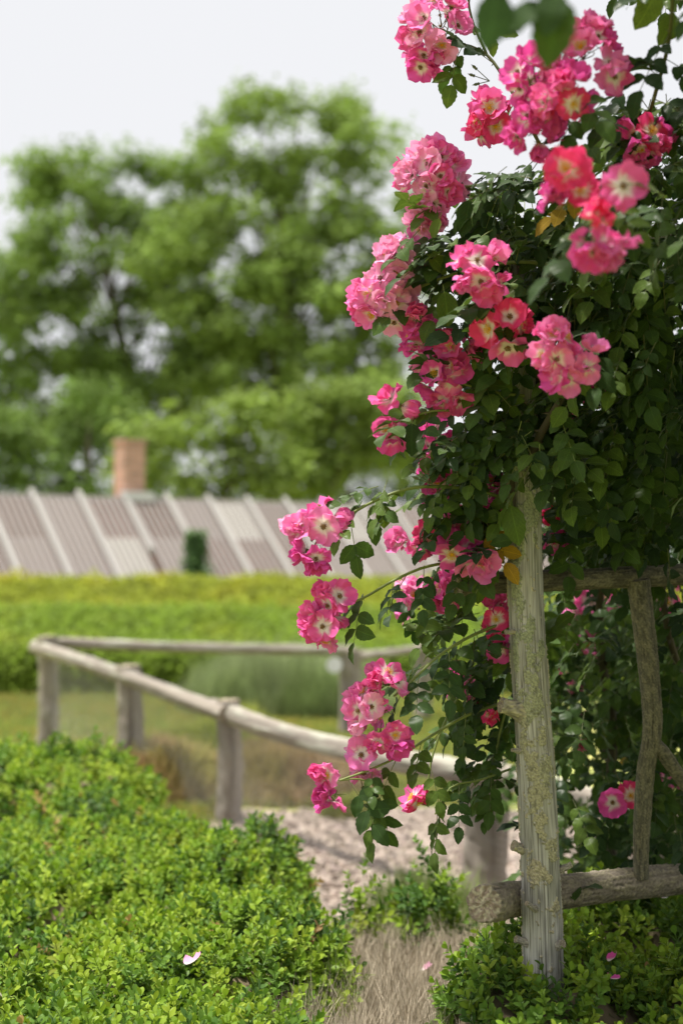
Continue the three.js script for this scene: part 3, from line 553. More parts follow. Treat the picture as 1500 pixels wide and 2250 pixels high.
// ---------------------------------------------------------------- rustic cedar arbour
const lichenNoise = (x, y, z) => fbm(x * 2, y * 2, z * 2) + 0.4 * nz(x * 9, y * 9, z * 9);
const arbour = thing('rustic_arbour', 'rustic arbour of lichen covered cedar posts and log rails', 'arbour', V(0.42, 0, -2.8));
{
  // main post, root to top: path follows the leaning trunk
  const path = [[1200, 2330, 2.8], [1195, 2130, 2.8], [1188, 1900, 2.8], [1178, 1700, 2.8], [1164, 1500, 2.8], [1154, 1300, 2.8], [1150, 1100, 2.8], [1142, 900, 2.8], [1134, 700, 2.79], [1130, 520, 2.78]].map((a) => P(...a));
  const yTop = path[9].y, yBot = path[0].y;
  const toV = (py) => { const y = P(1170, py, 2.8).y; return (y - yBot) / (yTop - yBot); };
  // lichen patches: [photo height, angle from the camera side (turns, + to the right), half height, half width, green 0..1]
  const patches = [[1290, -0.1, 60, 0.06, 1], [1385, -0.02, 34, 0.07, 1], [1420, 0.12, 25, 0.05, 1], [1430, -0.14, 70, 0.035, 1], [1450, 0.03, 40, 0.06, 0.9], [1490, 0.0, 34, 0.075, 0.8], [1545, -0.05, 34, 0.13, 0.8], [1600, -0.12, 45, 0.05, 0.5], [1610, 0.05, 18, 0.05, 0.5], [1680, -0.06, 50, 0.06, 0.4], [1690, 0.07, 40, 0.07, 0.6], [1740, -0.02, 50, 0.08, 0.4], [1790, -0.02, 30, 0.06, 0.3], [1825, 0.0, 16, 0.035, 0.3], [1855, 0.09, 25, 0.05, 0.4], [1912, -0.05, 24, 0.09, 0.15], [1985, 0.1, 26, 0.045, 0.2], [1170, -0.1, 60, 0.08, 1], [1120, 0.05, 60, 0.07, 1], [1000, -0.05, 60, 0.08, 1]].map(([y, a, h, w, gn]) => [toV(y), a, 1.15 * h / (2330 - 520), w * 1.2, gn]);
  const postShape = (u, v) => {
    const a = u * 2 * Math.PI, cx = Math.cos(a), sy = Math.sin(a), turns = u > 0.5 ? u - 1 : u; // + is to the right of the camera side
    const warp = 0.25 * nz(v * 14, cx, sy), grain = nz(cx * 7 + warp, sy * 7 + warp, v * 12), fine = nz(cx * 21 + warp, sy * 21, v * 26), crack = sm(0.24, 0.4, nz(cx * 16 + 3 + warp, sy * 16, v * 12));
    let l = 0, gn = 0;
    for (const [pv, pa, ph, pw, g] of patches) { const q = ((v - pv) / ph) ** 2 + ((turns - pa) / pw) ** 2; const s = 1.25 - q * 0.8; if (s > l) { l = s; gn = g; } }
    const back = Math.abs(turns) > 0.25 ? fbm(cx * 2, sy * 2, v * 14) : -0.1;
    l = sm(0.45, 0.6, Math.max(l * 0.8, back * 1.6) + 0.85 * fbm(cx * 2, sy * 2, v * 66) + 0.4 * nz(cx * 8, sy * 8, v * 340));
    const bl = 0.5 + 0.75 * nz(cx * 9, sy * 9, v * 390), bl2 = nz(cx * 17, sy * 17, v * 720), flute = 0.035 * Math.sin(a * 3 + v * 4) + 0.03 * nz(cx * 1.5, sy * 1.5, v * 9);
    const stain = sm(-0.1, 0.6, fbm(cx * 2 + 5, sy * 2, v * 7)), k = 0.92 + 0.5 * grain + 0.42 * fine + 0.25 * nz(cx * 2, sy * 2, v * 40);
    let r = 0.41 * k, g = 0.395 * k, b = 0.365 * k;
    r = mix(r, 0.17 * k, stain * 0.42); g = mix(g, 0.17 * k, stain * 0.42); b = mix(b, 0.105 * k, stain * 0.42);
    r *= 1 - 0.55 * crack; g *= 1 - 0.56 * crack; b *= 1 - 0.6 * crack;
    const dark = sm(0.25, 0.5, fbm(cx * 3 + 1, sy * 3, v * 90 + 4)) * l * 0.75, lk = 0.6 + 0.6 * bl + 0.4 * bl2;
    r = mix(r, mix(0.43, 0.31, gn) * lk, l); g = mix(g, mix(0.375, 0.33, gn) * lk, l); b = mix(b, mix(0.25, 0.215, gn) * lk, l);
    r = mix(r, 0.07, dark * 0.6); g = mix(g, 0.065, dark * 0.6); b = mix(b, 0.055, dark * 0.6);
    return [1 + flute + 0.006 * grain + 0.006 * fine - 0.022 * crack * (1 - l) + l * (0.03 + 0.065 * bl + 0.05 * bl2), [r, g, b]];
  };
  const post = partW(arbour, 'post', log(path, 0.0405, 0.029, 192, 1150, postShape), woodMat);
  post.userData.label = 'upright grey cedar post with lichen patches';
  const stubShape = (s0, lich) => (u, v) => { const a = u * 6.283, cx = Math.cos(a), sy = Math.sin(a), gr = nz(cx * 5 + s0, sy * 5, v * 14), n = fbm(cx * 2 + s0, sy * 2, v * 4), l = lich * sm(-0.2, 0.3, n), k = 0.85 + 0.4 * n + 0.5 * gr; return [(1 + 0.2 * n + 0.14 * gr + 0.25 * sm(0.85, 1, v)), [mix(0.34 * k, 0.4 * k, l), mix(0.31 * k, 0.36 * k, l), mix(0.26 * k, 0.24 * k, l)]]; };
  const stub = (pts, r0, r1, s0, lich) => partW(post, 'branch_stub', log(pts.map((a) => P(...a)), r0, r1, 40, 40, stubShape(s0, lich)), woodMat);
  stub([[1170, 1588, 2.795], [1146, 1566, 2.785], [1120, 1554, 2.775], [1099, 1549, 2.77]], 0.024, 0.0125, 1, 1);
  stub([[1165, 1872, 2.8], [1142, 1864, 2.79], [1127, 1857, 2.785]], 0.012, 0.0085, 2, 0.8);
  stub([[1175, 2080, 2.795], [1150, 2069, 2.785], [1132, 2063, 2.78]], 0.011, 0.006, 3, 0);
  stub([[1180, 2000, 2.78], [1170, 1994, 2.755], [1156, 1985, 2.74]], 0.008, 0.004, 4, 0.2);
  stub([[1225, 1912, 2.8], [1240, 1907, 2.79], [1255, 1899, 2.79]], 0.008, 0.005, 5, 0);
  stub([[1225, 2078, 2.77], [1236, 2074, 2.755]], 0.01, 0.006, 6, 0);
  stub([[1140, 1650, 2.78], [1124, 1648, 2.77]], 0.006, 0.003, 7, 0);
  stub([[1130, 1388, 2.78], [1110, 1389, 2.77]], 0.005, 0.004, 8, 0.8);
  // rails
  const railShape = (s0, pale, lichTop, L = 28) => (u, v) => {
    const a = u * 6.283, cx = Math.cos(a), sy = Math.sin(a), gr = nz(cx * 6 + s0, sy * 6, v * 9), fi = nz(cx * 20, sy * 20 + s0, v * 30), l = lichTop * sm(0.0, 0.3, lichenNoise(cx * 1.3 + s0, sy * 1.3, v * 13) + 0.12), bl = 0.5 + 0.75 * nz(cx * 5, sy * 5, v * L * 5), b2 = nz(cx * 9 + s0, sy * 9, v * L * 9), crack = sm(0.3, 0.5, nz(cx * 5 + s0, sy * 5, v * 6));
    const k = (0.75 + 0.4 * gr + 0.3 * fi + 0.3 * bl + 0.45 * b2) * (1 - 0.5 * crack);
    return [1 + 0.07 * nz(cx * 1.2, sy * 1.2, v * 8 + s0) + 0.03 * gr + l * (0.05 + 0.09 * bl) + 0.045 * b2 - 0.08 * crack * (1 - l), [mix(pale[0] * k, 0.33 * (0.5 + 0.6 * bl + 0.5 * b2), l), mix(pale[1] * k, 0.295 * (0.5 + 0.6 * bl + 0.5 * b2), l), mix(pale[2] * k, 0.19 * (0.5 + 0.6 * bl + 0.5 * b2), l)]];
  };
  const low = partW(arbour, 'rail', log([[1062, 1985, 2.72], [1130, 1976, 2.86], [1300, 1951, 2.97], [1500, 1930, 3.08], [1800, 1900, 3.22]].map((a) => P(...a)), 0.0345, 0.0285, 80, 520, railShape(3.3, [0.23, 0.195, 0.15], 0.6, 22)), woodMat);
  low.userData.label = 'thick barkless log rail near the ground';
  const up = partW(arbour, 'rail', log([[1004, 1289, 2.83], [1080, 1281, 2.87], [1300, 1272, 2.95], [1500, 1262, 3.05], [1800, 1240, 3.2]].map((a) => P(...a)), 0.021, 0.023, 64, 420, railShape(8.1, [0.1, 0.09, 0.065], 0.4)), woodMat);  // shade under the arbour is put into this darker wood and sparser lichen
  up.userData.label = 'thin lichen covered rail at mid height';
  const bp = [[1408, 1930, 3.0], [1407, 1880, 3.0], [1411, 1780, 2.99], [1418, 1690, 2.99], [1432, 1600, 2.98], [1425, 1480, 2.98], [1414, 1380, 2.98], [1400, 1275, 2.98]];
  const br = partW(arbour, 'brace', log(bp.map((a) => P(...a)), 0.0155, 0.0235, 64, 360, railShape(5.7, [0.13, 0.12, 0.085], 0.45)), woodMat);  // brace wood darkened as well, imitating the shade below the canopy
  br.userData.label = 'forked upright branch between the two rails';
  partW(br, 'fork', log([[1425, 1625, 2.985], [1452, 1650, 2.99], [1480, 1690, 3.0], [1530, 1760, 3.02]].map((a) => P(...a)), 0.0155, 0.013, 36, 90, railShape(6.9, [0.13, 0.12, 0.085], 0.45)), woodMat);  // same shade-darkened wood colour as the brace
  // the rest of the arbour, beyond the right edge and behind
  const simple = (pts, r, s) => partW(arbour, 'post', log(pts.map((a) => P(...a)), r, r * 0.9, 24, 60, railShape(s, [0.28, 0.25, 0.2], 0.7)), woodMat);
  simple([[1950, 2250, 3.25], [1940, 1300, 3.25], [1930, 300, 3.25]], 0.045, 11.2);
  simple([[1560, 2000, 4.0], [1556, 1300, 4.0], [1550, 500, 4.0]], 0.045, 12.2);
  partW(arbour, 'rail', log([[1080, 545, 2.75], [1500, 525, 3.05], [1960, 505, 3.3]].map((a) => P(...a)), 0.03, 0.03, 24, 60, railShape(13.1, [0.28, 0.25, 0.2], 0.7)), woodMat);
}

// ---------------------------------------------------------------- climbing rose
const root = V(0.56, 0, -3.05);
const rose = thing('climbing_rose', 'climbing rose with clusters of pink white-eyed blooms covering the arbour', 'rose', root);
const leaves = [];      // compound leaves: {p, d, n, s, k (leaflets), w (priority)}
const rachisGeo = [];
function addLeaf(p, d, n, s, opts = {}) { leaves.push({ p, d: d.clone().normalize(), n: n.clone().normalize(), s, k: opts.k ?? (rnd() < 0.6 ? 5 : 7), w: opts.w ?? 0, tint: opts.tint }); }

const caneGreen = std({ color: col(0.16, 0.2, 0.045), roughness: 0.55 }), caneDark = std({ color: col(0.06, 0.05, 0.03), roughness: 0.8 }), caneOlive = std({ color: col(0.1, 0.11, 0.035), roughness: 0.65 });
function cane(px, r0, r1, mat, leafStep = 0, leafSize = 0.043, w = 2) {
  const pts = px.map((a) => P(...a)), c = curve(pts), L = c.getLength();
  const g = [stem(pts, r0, r1, Math.max(10, Math.round(L / 0.02)), 7)];
  for (let s = 0.03; s < L - 0.02; s += rr(0.03, 0.06)) { // thorns
    const t = c.getPointAt(s / L), tan = c.getTangentAt(s / L), o = V(gauss(), gauss(), gauss()).cross(tan).normalize(), r = mix(r0, r1, s / L), th = new THREE.ConeGeometry(r * 0.55, r * 2.4, 5, 1); th.translate(0, r * 1.9, 0);
    th.applyQuaternion(new THREE.Quaternion().setFromUnitVectors(UPV, o)); th.translate(t.x, t.y, t.z); g.push(th);
  }
  partW(rose, 'cane', mergeGeometries(g), mat);
  let side = 1;
  if (leafStep) for (let s = leafStep * 0.6; s < L; s += leafStep * rr(0.75, 1.25)) {
    const p = c.getPointAt(s / L), tan = c.getTangentAt(s / L), o = V(0, 0, 0).crossVectors(tan, UPV).normalize().multiplyScalar(side); side = -side;
    const d = tan.clone().multiplyScalar(0.5).add(o.multiplyScalar(rr(0.3, 0.9))).add(V(0.1 * gauss(), rr(-1.1, 0.15), 0.15 * gauss()));
    addLeaf(p, d, V(-0.35 + 0.4 * gauss(), 0.8, 0.45 + 0.4 * gauss()), leafSize * rr(0.75, 1.1), { w, k: rnd() < 0.7 ? 5 : 7 });
  }
  return c;
}
// main canes from the ground
cane([[1200, 2120, 3.0], [1185, 1850, 2.98], [1172, 1500, 2.95], [1160, 1250, 2.92], [1172, 1020, 2.86], [1195, 760, 2.78], [1270, 540, 2.7], [1400, 330, 2.6], [1560, 180, 2.5]], 0.012, 0.005, caneDark, 0.12);
cane([[1365, 2030, 3.6], [1335, 1800, 3.6], [1345, 1600, 3.55], [1318, 1420, 3.5], [1325, 1100, 3.35], [1340, 800, 3.1], [1420, 600, 3.0], [1540, 450, 2.9]], 0.014, 0.007, caneDark, 0.14);
cane([[1165, 1000, 2.76], [1200, 930, 2.68], [1236, 870, 2.6], [1270, 810, 2.48], [1300, 760, 2.35]], 0.0085, 0.004, caneDark);
cane([[1215, 1040, 2.85], [1250, 900, 2.8], [1275, 800, 2.75], [1350, 640, 2.6]], 0.008, 0.004, caneDark);
cane([[1120, 1010, 2.78], [1125, 1120, 2.76], [1105, 1200, 2.78], [1090, 1250, 2.9]], 0.006, 0.004, caneDark, 0.1);
cane([[1490, 2000, 3.5], [1520, 1600, 3.5], [1460, 1350, 3.25], [1440, 1000, 3.2]], 0.01, 0.007, caneDark, 0.12);
// flowering side shoots
cane([[1120, 1100, 2.8], [1050, 1078, 2.76], [980, 1070, 2.73], [905, 1072, 2.71], [830, 1097, 2.7], [748, 1142, 2.7]], 0.0042, 0.0026, caneGreen, 0.042);
cane([[1080, 1240, 2.82], [1000, 1236, 2.8], [930, 1247, 2.76], [860, 1278, 2.73], [800, 1313, 2.7], [752, 1332, 2.69]], 0.0036, 0.0022, caneGreen, 0.04);
cane([[1130, 1360, 2.86], [1040, 1395, 2.8], [965, 1440, 2.73], [905, 1495, 2.68], [865, 1530, 2.66]], 0.0036, 0.0022, caneGreen, 0.05, 0.037);
cane([[1120, 1540, 2.88], [1030, 1570, 2.82], [950, 1615, 2.74], [880, 1660, 2.68], [810, 1692, 2.64], [745, 1715, 2.62]], 0.0036, 0.002, caneGreen, 0.065, 0.036);
cane([[1240, 420, 2.68], [1165, 280, 2.66], [1110, 178, 2.68], [1068, 120, 2.7], [1020, 98, 2.72], [965, 95, 2.73]], 0.004, 0.0026, caneOlive, 0.075);
cane([[1070, 122, 2.7], [1040, 55, 2.7], [1028, 0, 2.7], [1030, -90, 2.7]], 0.0026, 0.002, caneOlive, 0.06);
cane([[1240, 410, 2.62], [1150, 404, 2.66], [1070, 405, 2.7], [1010, 412, 2.72], [960, 420, 2.73]], 0.0038, 0.0024, caneGreen, 0.045);
cane([[1260, 590, 2.65], [1150, 575, 2.67], [1040, 590, 2.7], [960, 615, 2.72], [880, 650, 2.73]], 0.0042, 0.0026, caneGreen, 0.04);
cane([[1150, 870, 2.74], [1080, 860, 2.72], [1010, 840, 2.7], [970, 815, 2.7]], 0.0034, 0.002, caneGreen, 0.04);
cane([[1110, 960, 2.76], [1030, 910, 2.72], [960, 902, 2.69], [885, 920, 2.68]], 0.0032, 0.002, caneGreen, 0.032);
cane([[1180, 780, 2.7], [1130, 720, 2.6], [1110, 690, 2.55], [1085, 640, 2.5]], 0.004, 0.0024, caneOlive, 0.05);
cane([[1330, 600, 2.6], [1340, 500, 2.3], [1330, 440, 2.05], [1300, 470, 1.98]], 0.005, 0.003, caneOlive, 0.07);
cane([[1400, 330, 2.6], [1330, 300, 2.45], [1270, 230, 2.3], [1250, 180, 2.22]], 0.005, 0.003, caneOlive, 0.07);
cane([[1400, 330, 2.6], [1440, 200, 2.4], [1470, 80, 2.3], [1480, -80, 2.2]], 0.004, 0.003, caneOlive, 0.05);
cane([[1110, 1560, 2.95], [1090, 1640, 2.95], [1070, 1720, 2.95], [1060, 1770, 2.95]], 0.003, 0.002, caneGreen, 0.05, 0.034);
cane([[1130, 1450, 2.95], [1050, 1480, 2.9], [990, 1560, 2.86], [950, 1660, 2.83], [940, 1720, 2.82]], 0.003, 0.002, caneGreen, 0.055, 0.036);
cane([[1120, 1690, 2.92], [1050, 1715, 2.86], [990, 1730, 2.83], [955, 1790, 2.82]], 0.0025, 0.0016, caneGreen, 0.035);
cane([[745, 1715, 2.62], [790, 1712, 2.63], [825, 1730, 2.64], [815, 1790, 2.64]], 0.0018, 0.0012, caneGreen, 0.028);

// leaf masses: [x, y, rx, ry, D0, D1, n, priority]
const masses = [
  [1410, 270, 110, 90, 2.45, 3.1, 42, 1], [1270, 400, 180, 90, 2.5, 3.1, 60, 1], [1095, 450, 80, 70, 2.6, 2.85, 22, 2], [1010, 530, 90, 60, 2.64, 2.85, 20, 2], [1110, 560, 90, 60, 2.6, 2.9, 24, 2],
  [1290, 600, 210, 110, 2.55, 3.3, 120, 1], [1200, 700, 110, 90, 2.55, 3.0, 45, 2], [1050, 740, 70, 70, 2.7, 2.95, 16, 1], [1110, 860, 80, 90, 2.7, 2.95, 28, 1], [1360, 830, 180, 170, 2.8, 3.7, 150, 0.6], [1180, 950, 90, 90, 2.62, 2.95, 34, 2],
  [1050, 960, 110, 80, 2.66, 2.95, 30, 2], [1010, 1090, 80, 70, 2.72, 2.95, 16, 2], [1080, 1110, 45, 100, 2.72, 2.9, 11, 2],
  [1370, 1080, 160, 170, 3.05, 3.9, 130, 0.5], [1230, 1150, 60, 150, 3.0, 3.6, 34, 0.5], [1310, 1430, 180, 160, 3.15, 3.9, 85, 0.6], [1090, 1470, 50, 90, 2.86, 3.1, 13, 1.5], [1030, 1430, 60, 50, 2.82, 3.0, 8, 1.5], [1030, 1540, 60, 50, 2.84, 3.05, 8, 1.5],
  [1090, 1640, 40, 80, 2.88, 3.1, 13, 1.2], [1330, 1690, 140, 110, 3.15, 3.9, 60, 0.6], [1470, 1500, 70, 350, 3.1, 3.9, 120, 0.4], [1330, 1850, 160, 60, 3.3, 3.9, 46, 0.4], [1460, 900, 90, 350, 2.7, 3.6, 120, 0.5],
  [1480, 480, 80, 140, 2.3, 3.0, 45, 0.8], [950, 500, 30, 40, 2.66, 2.8, 5, 2], [900, 1320, 60, 50, 2.8, 2.95, 3, 1.5], [860, 1080, 40, 30, 2.7, 2.75, 2, 2], [1000, 1340, 60, 40, 2.9, 3.05, 9, 1],
  [1400, 1110, 130, 70, 2.9, 3.2, 46, 0.9], [1300, 1130, 90, 70, 2.9, 3.2, 26, 0.9], [1350, 980, 140, 100, 2.7, 3.0, 50, 1], [1380, 700, 150, 130, 2.5, 2.8, 60, 0.9], [1670, 1000, 90, 500, 2.4, 3.0, 120, 0.1], [1720, 1600, 110, 400, 2.4, 3.0, 120, 0.1], [1480, 700, 110, 200, 2.6, 3.0, 70, 0.6], [1240, 860, 80, 70, 2.7, 2.9, 26, 1],
  // the far wall of the tunnel
  [1300, 1150, 260, 280, 3.9, 4.5, 260, 0.2], [1350, 1450, 200, 180, 3.5, 4.5, 190, 0.2], [1340, 1680, 220, 200, 3.7, 4.5, 150, 0.2],
  // the roof and right side beyond the frame: unseen leaf masses added for shade
  [1840, 500, 160, 600, 1.7, 2.4, 260, 0.1], [2000, 1300, 260, 500, 1.6, 2.6, 200, 0.1], [1800, -480, 400, 180, 1.4, 2.2, 200, 0.1], [1560, -150, 240, 90, 2.3, 3.6, 90, 0.1], [1400, -230, 260, 60, 2.2, 3.6, 90, 0.1], [1750, 350, 240, 400, 2.2, 3.6, 300, 0.1], [1700, 1100, 180, 600, 2.8, 4.0, 240, 0.1], [1550, -330, 500, 80, 1.7, 3.8, 260, 0.1], [1790, 20, 240, 150, 2.0, 3.4, 160, 0.1],
];
for (const [x, y, rx, ry, d0, d1, n, w] of masses) for (let i = 0; i < n; i++) {
  const a = rr(0, 6.2832), r = Math.sqrt(rnd()), D = rr(d0, d1), p = P(x + Math.cos(a) * r * rx, y + Math.sin(a) * r * ry, D);
  const d = V(0.75 * gauss() - 0.25, 0.45 * gauss() - 0.45, 0.75 * gauss() + 0.15), nn = V(-0.3 + 0.5 * gauss(), 0.75, 0.3 + 0.55 * gauss());
  addLeaf(p, d, nn, rr(0.028, 0.047), { w: w + (d1 - D) * 0.3 });
}
// single leaves seen clearly
const L1 = (x, y, D, x2, y2, s, k, n, w = 5, tint) => { const a = P(x, y, D), b = P(x2, y2, D); addLeaf(a, b.sub(a), n ?? V(-0.2, 0.4, 0.9), s, { k, w, tint }); };
L1(1090, -20, 1.5, 1085, 90, 0.056, 1, V(0.2, 0.2, 1)); L1(1240, 0, 1.5, 1195, 130, 0.066, 1, V(0.1, 0.2, 1)); L1(1300, -60, 1.5, 1180, -10, 0.05, 3, V(0, 0.5, 1));
L1(1085, 70, 2.68, 1130, 70, 0.045, 1, V(0.1, 0.5, 0.9), 5, 4); L1(1075, 80, 2.68, 1085, 120, 0.036, 1, V(0.1, 0.3, 0.9), 5, 4); L1(1003, 122, 2.7, 990, 180, 0.042, 3, V(0, 0.2, 1), 5, 2);
L1(1440, -20, 2.25, 1400, 80, 0.06, 1, V(0.5, 0.2, 0.9), 5, 4); L1(1480, 30, 2.3, 1455, 100, 0.05, 1, V(0.3, 0.2, 0.9), 5, 4); L1(1395, 405, 1.95, 1490, 410, 0.052, 1, V(-0.2, 0.8, 0.6), 5, 4);
L1(1120, 1110, 2.68, 1140, 1195, 0.075, 1, V(-0.3, 0.3, 0.9), 6, 2); L1(1128, 1185, 2.72, 1068, 1190, 0.045, 1, V(-0.1, 0.6, 0.9), 6, 1); L1(1030, 440, 2.66, 1015, 515, 0.066, 1, V(0.3, 0.1, 0.9), 6, 0); L1(940, 560, 2.64, 985, 590, 0.05, 1, V(-0.4, 0.5, 0.8), 6, 4);
L1(975, 640, 2.63, 985, 700, 0.065, 1, V(0.2, 0.4, 0.9), 6, 2); L1(965, 480, 2.66, 950, 520, 0.04, 1, V(-0.3, 0.6, 0.8), 6, 4); L1(905, 930, 2.66, 900, 1000, 0.06, 1, V(-0.3, 0.3, 0.9), 6, 3); L1(1185, 990, 2.62, 1188, 1050, 0.052, 1, V(-0.1, 0.5, 0.9), 6, 3); L1(840, 1110, 2.68, 845, 1145, 0.042, 1, V(0, 0.5, 0.9), 6, 4);
L1(770, 1150, 2.68, 780, 1200, 0.045, 3, V(0, 0.4, 0.9), 6, 1); L1(812, 1140, 2.69, 825, 1205, 0.05, 1, V(0.6, 0.2, 0.7), 6, 1);

// build the compound leaves
const single = [], mass = [];
leaves.sort((a, b) => b.w - a.w);
const inFrame = (p) => { const D = -p.z; return Math.abs(p.x / D) < 0.25 && Math.abs((p.y - 1.25) / D - 0.0336) < 0.38; };
let nSingle = 0; const rest = [[], [], [], []], restStalks = [];
const leafletUnit = (lf) => {
  const out = [], { p, d, n, s, k } = lf, z = d, x = V(0, 0, 0).crossVectors(n, z).normalize(), y = V(0, 0, 0).crossVectors(z, x);
  const R = k === 1 ? 0 : s * (k === 3 ? 1.1 : k === 5 ? 1.75 : 2.3), at = (t) => p.clone().addScaledVector(z, t * R).addScaledVector(UPV, -0.22 * R * t * t);
  const put = (t, ang, sz) => { const dd = z.clone().multiplyScalar(Math.cos(ang)).addScaledVector(x, Math.sin(ang)).addScaledVector(y, rr(-0.35, 0.1)), up = y.clone().addScaledVector(x, 0.3 * gauss()).addScaledVector(z, 0.2 * gauss()); out.push(frame(at(t), dd, up, s * sz)); };
  put(1, 0, 1.05);
  if (k > 1) for (let i = 0; i < (k - 1) / 2; i++) { const t = k === 3 ? 0.72 : k === 5 ? [0.75, 0.42][i] : [0.8, 0.55, 0.3][i]; for (const q of [-1, 1]) put(t, q * rr(0.75, 1.15), [1, 0.88, 0.7][i]); }
  const stalk = k > 1 ? stem([p, at(0.5), at(1)], 0.0009, 0.0006, 5, 4) : stem([p.clone().addScaledVector(z, -0.012), p.clone().addScaledVector(z, 0.004)], 0.0009, 0.0007, 2, 4);
  return { out, stalk };
};
for (const lf of leaves) {
  const { out, stalk } = leafletUnit(lf), ti = lf.tint ?? pick([0, 0, 1, 1, 1, 2, 2, 3]), yellow = rnd() < 0.003;
  if (nSingle < 300 && inFrame(lf.p)) {
    nSingle++;
    const g = new THREE.Group(); g.name = 'leaf'; g.position.copy(lf.p).sub(root); rose.add(g);
    for (const m of out) { const o = shadow(new THREE.Mesh(pick(LEAFLETS), yellow ? YELLOW_LEAF : LEAF_MATS[ti])); o.name = 'leaflet'; m.premultiply(new THREE.Matrix4().makeTranslation(-lf.p.x, -lf.p.y, -lf.p.z)); m.decompose(o.position, o.quaternion, o.scale); g.add(o); }
    const st = shadow(new THREE.Mesh(stalk, caneGreen)); st.name = 'leaf_stalk'; st.position.copy(lf.p).negate(); g.add(st);
  } else {
    for (const m of out) rest[Math.floor(rnd() * 4)].push({ m, c: yellow ? col(0.5, 0.32, 0.02) : LEAF_TINTS[ti].clone().multiplyScalar(rr(0.8, 1.2)) });
    restStalks.push(stalk);
  }
}
rest.forEach((r, i) => instW(rose, 'foliage', LEAFLETS[i], leafInst, r));
partW(rose, 'leaf_stalks', mergeGeometries(restStalks), caneOlive, true);

// ---- blooms
const PINKS = [[0.84, 0.135, 0.42], [0.87, 0.23, 0.54], [0.82, 0.06, 0.22], [0.78, 0.1, 0.43], [0.9, 0.4, 0.64]];
function petalGeo(pink, cup, reflex, ruffle, notch, ph, white) {
  const n = 7, m = 6, pos = [], idx = [], cl = [];
  for (let i = 0; i <= n; i++) for (let j = 0; j <= m; j++) {
    const s = i / n, u = j / m * 2 - 1, len = 1 - 0.2 * u * u - notch * Math.exp(-((u / 0.25) ** 2)) + 0.05 * Math.sin(u * 9 + ph);
    const w = 0.62 * Math.pow(Math.sin(Math.PI / 2 * Math.min(1, s / 0.72 + 0.06)), 0.9) * (1 - 0.18 * Math.max(0, (s - 0.75) / 0.25) ** 2);
    const y = cup * s * s - reflex * s * s * s + ruffle * s * s * Math.sin(u * 4.2 + ph) + 0.18 * u * u * s + 0.05 * s * Math.sin(u * 11 + ph * 2);
    pos.push(u * w, y, 0.04 + s * len);
    const e = sm(white - 0.08, white + 0.2, s + 0.05 * Math.sin(u * 7 + ph)), vein = 1 + 0.05 * Math.sin(u * 17 + ph), tip = 1 + 0.1 * nz(s * 3 + ph, u * 2);
    for (let q = 0; q < 3; q++) cl.push(mix([0.86, 0.8, 0.76][q], Math.min(0.92, pink[q] * vein * tip), e));
  }
  for (let i = 0; i < n; i++) for (let j = 0; j < m; j++) { const a = i * (m + 1) + j, b = a + m + 1; idx.push(a, b, a + 1, a + 1, b, b + 1); }
  return geom(pos, idx, null, cl);
}
const petalMat = phys({ vertexColors: true, roughness: 0.95, transmission: 0.38 });
const PETALS = PINKS.map((c) => [[0.25, 0.25, 0.2, 0.1, 0.3, 0.32], [0.55, 0.15, 0.24, 0.12, 1.7, 0.3], [0.75, 0.3, 0.12, 0.08, 3.1, 0.34], [0.1, 0.35, 0.2, 0.14, 4.4, 0.32], [0.4, 0.5, 0.2, 0.05, 5.6, 0.36]].map((a) => petalGeo(c, ...a)));
function stamenGeo(n, R, H) {
  const gs = [];
  for (let i = 0; i < n; i++) {
    const a = i * 2.4, r = R * Math.sqrt((i + 0.5) / n), tip = V(Math.cos(a) * r, H * rr(0.7, 1.1) * (1.1 - 0.5 * r / R), Math.sin(a) * r), b = V(Math.cos(a) * 0.05, 0, Math.sin(a) * 0.05);
    const f = new THREE.CylinderGeometry(0.009, 0.009, 1, 3, 1, true); f.translate(0, 0.5, 0); const d = tip.clone().sub(b), L = d.length(); f.scale(1, L, 1); f.applyQuaternion(new THREE.Quaternion().setFromUnitVectors(UPV, d.normalize())); f.translate(b.x, b.y, b.z); gs.push(f);
    const t = new THREE.OctahedronGeometry(0.036, 0); t.translate(tip.x, tip.y, tip.z); gs.push(t);
  }
  const c = new THREE.SphereGeometry(0.1, 8, 5).toNonIndexed(); c.scale(1, 0.7, 1); gs.push(c);
  return mergeGeometries(gs.map((g) => { const q = g.index ? g.toNonIndexed() : g.clone(); q.deleteAttribute('uv'); return q; }));
}
const STAMENS = [stamenGeo(34, 0.3, 0.26), stamenGeo(24, 0.17, 0.2)];
const stamenYellow = std({ color: col(0.78, 0.46, 0.03), roughness: 0.8 }), stamenBrown = std({ color: col(0.2, 0.12, 0.04), roughness: 0.9 });
const calyxGeo = (() => {
  const gs = [], c = new THREE.SphereGeometry(0.12, 8, 6); c.scale(1, 1.3, 1); c.translate(0, -0.1, 0); gs.push(c);
  const st = new THREE.CylinderGeometry(0.025, 0.032, 0.95, 5, 1, true); st.translate(0, -0.65, 0); gs.push(st);
  for (let i = 0; i < 5; i++) { const s = new THREE.ConeGeometry(0.07, 0.5, 4, 1); s.scale(1, 1, 0.25); s.translate(0, 0.25, 0); s.rotateX(1.75); s.rotateY(i * 1.2566 + 0.6); gs.push(s); }
  return mergeGeometries(gs);
})();
const calyxMat = std({ color: col(0.13, 0.17, 0.04), roughness: 0.7 });
let nBlooms = 0;
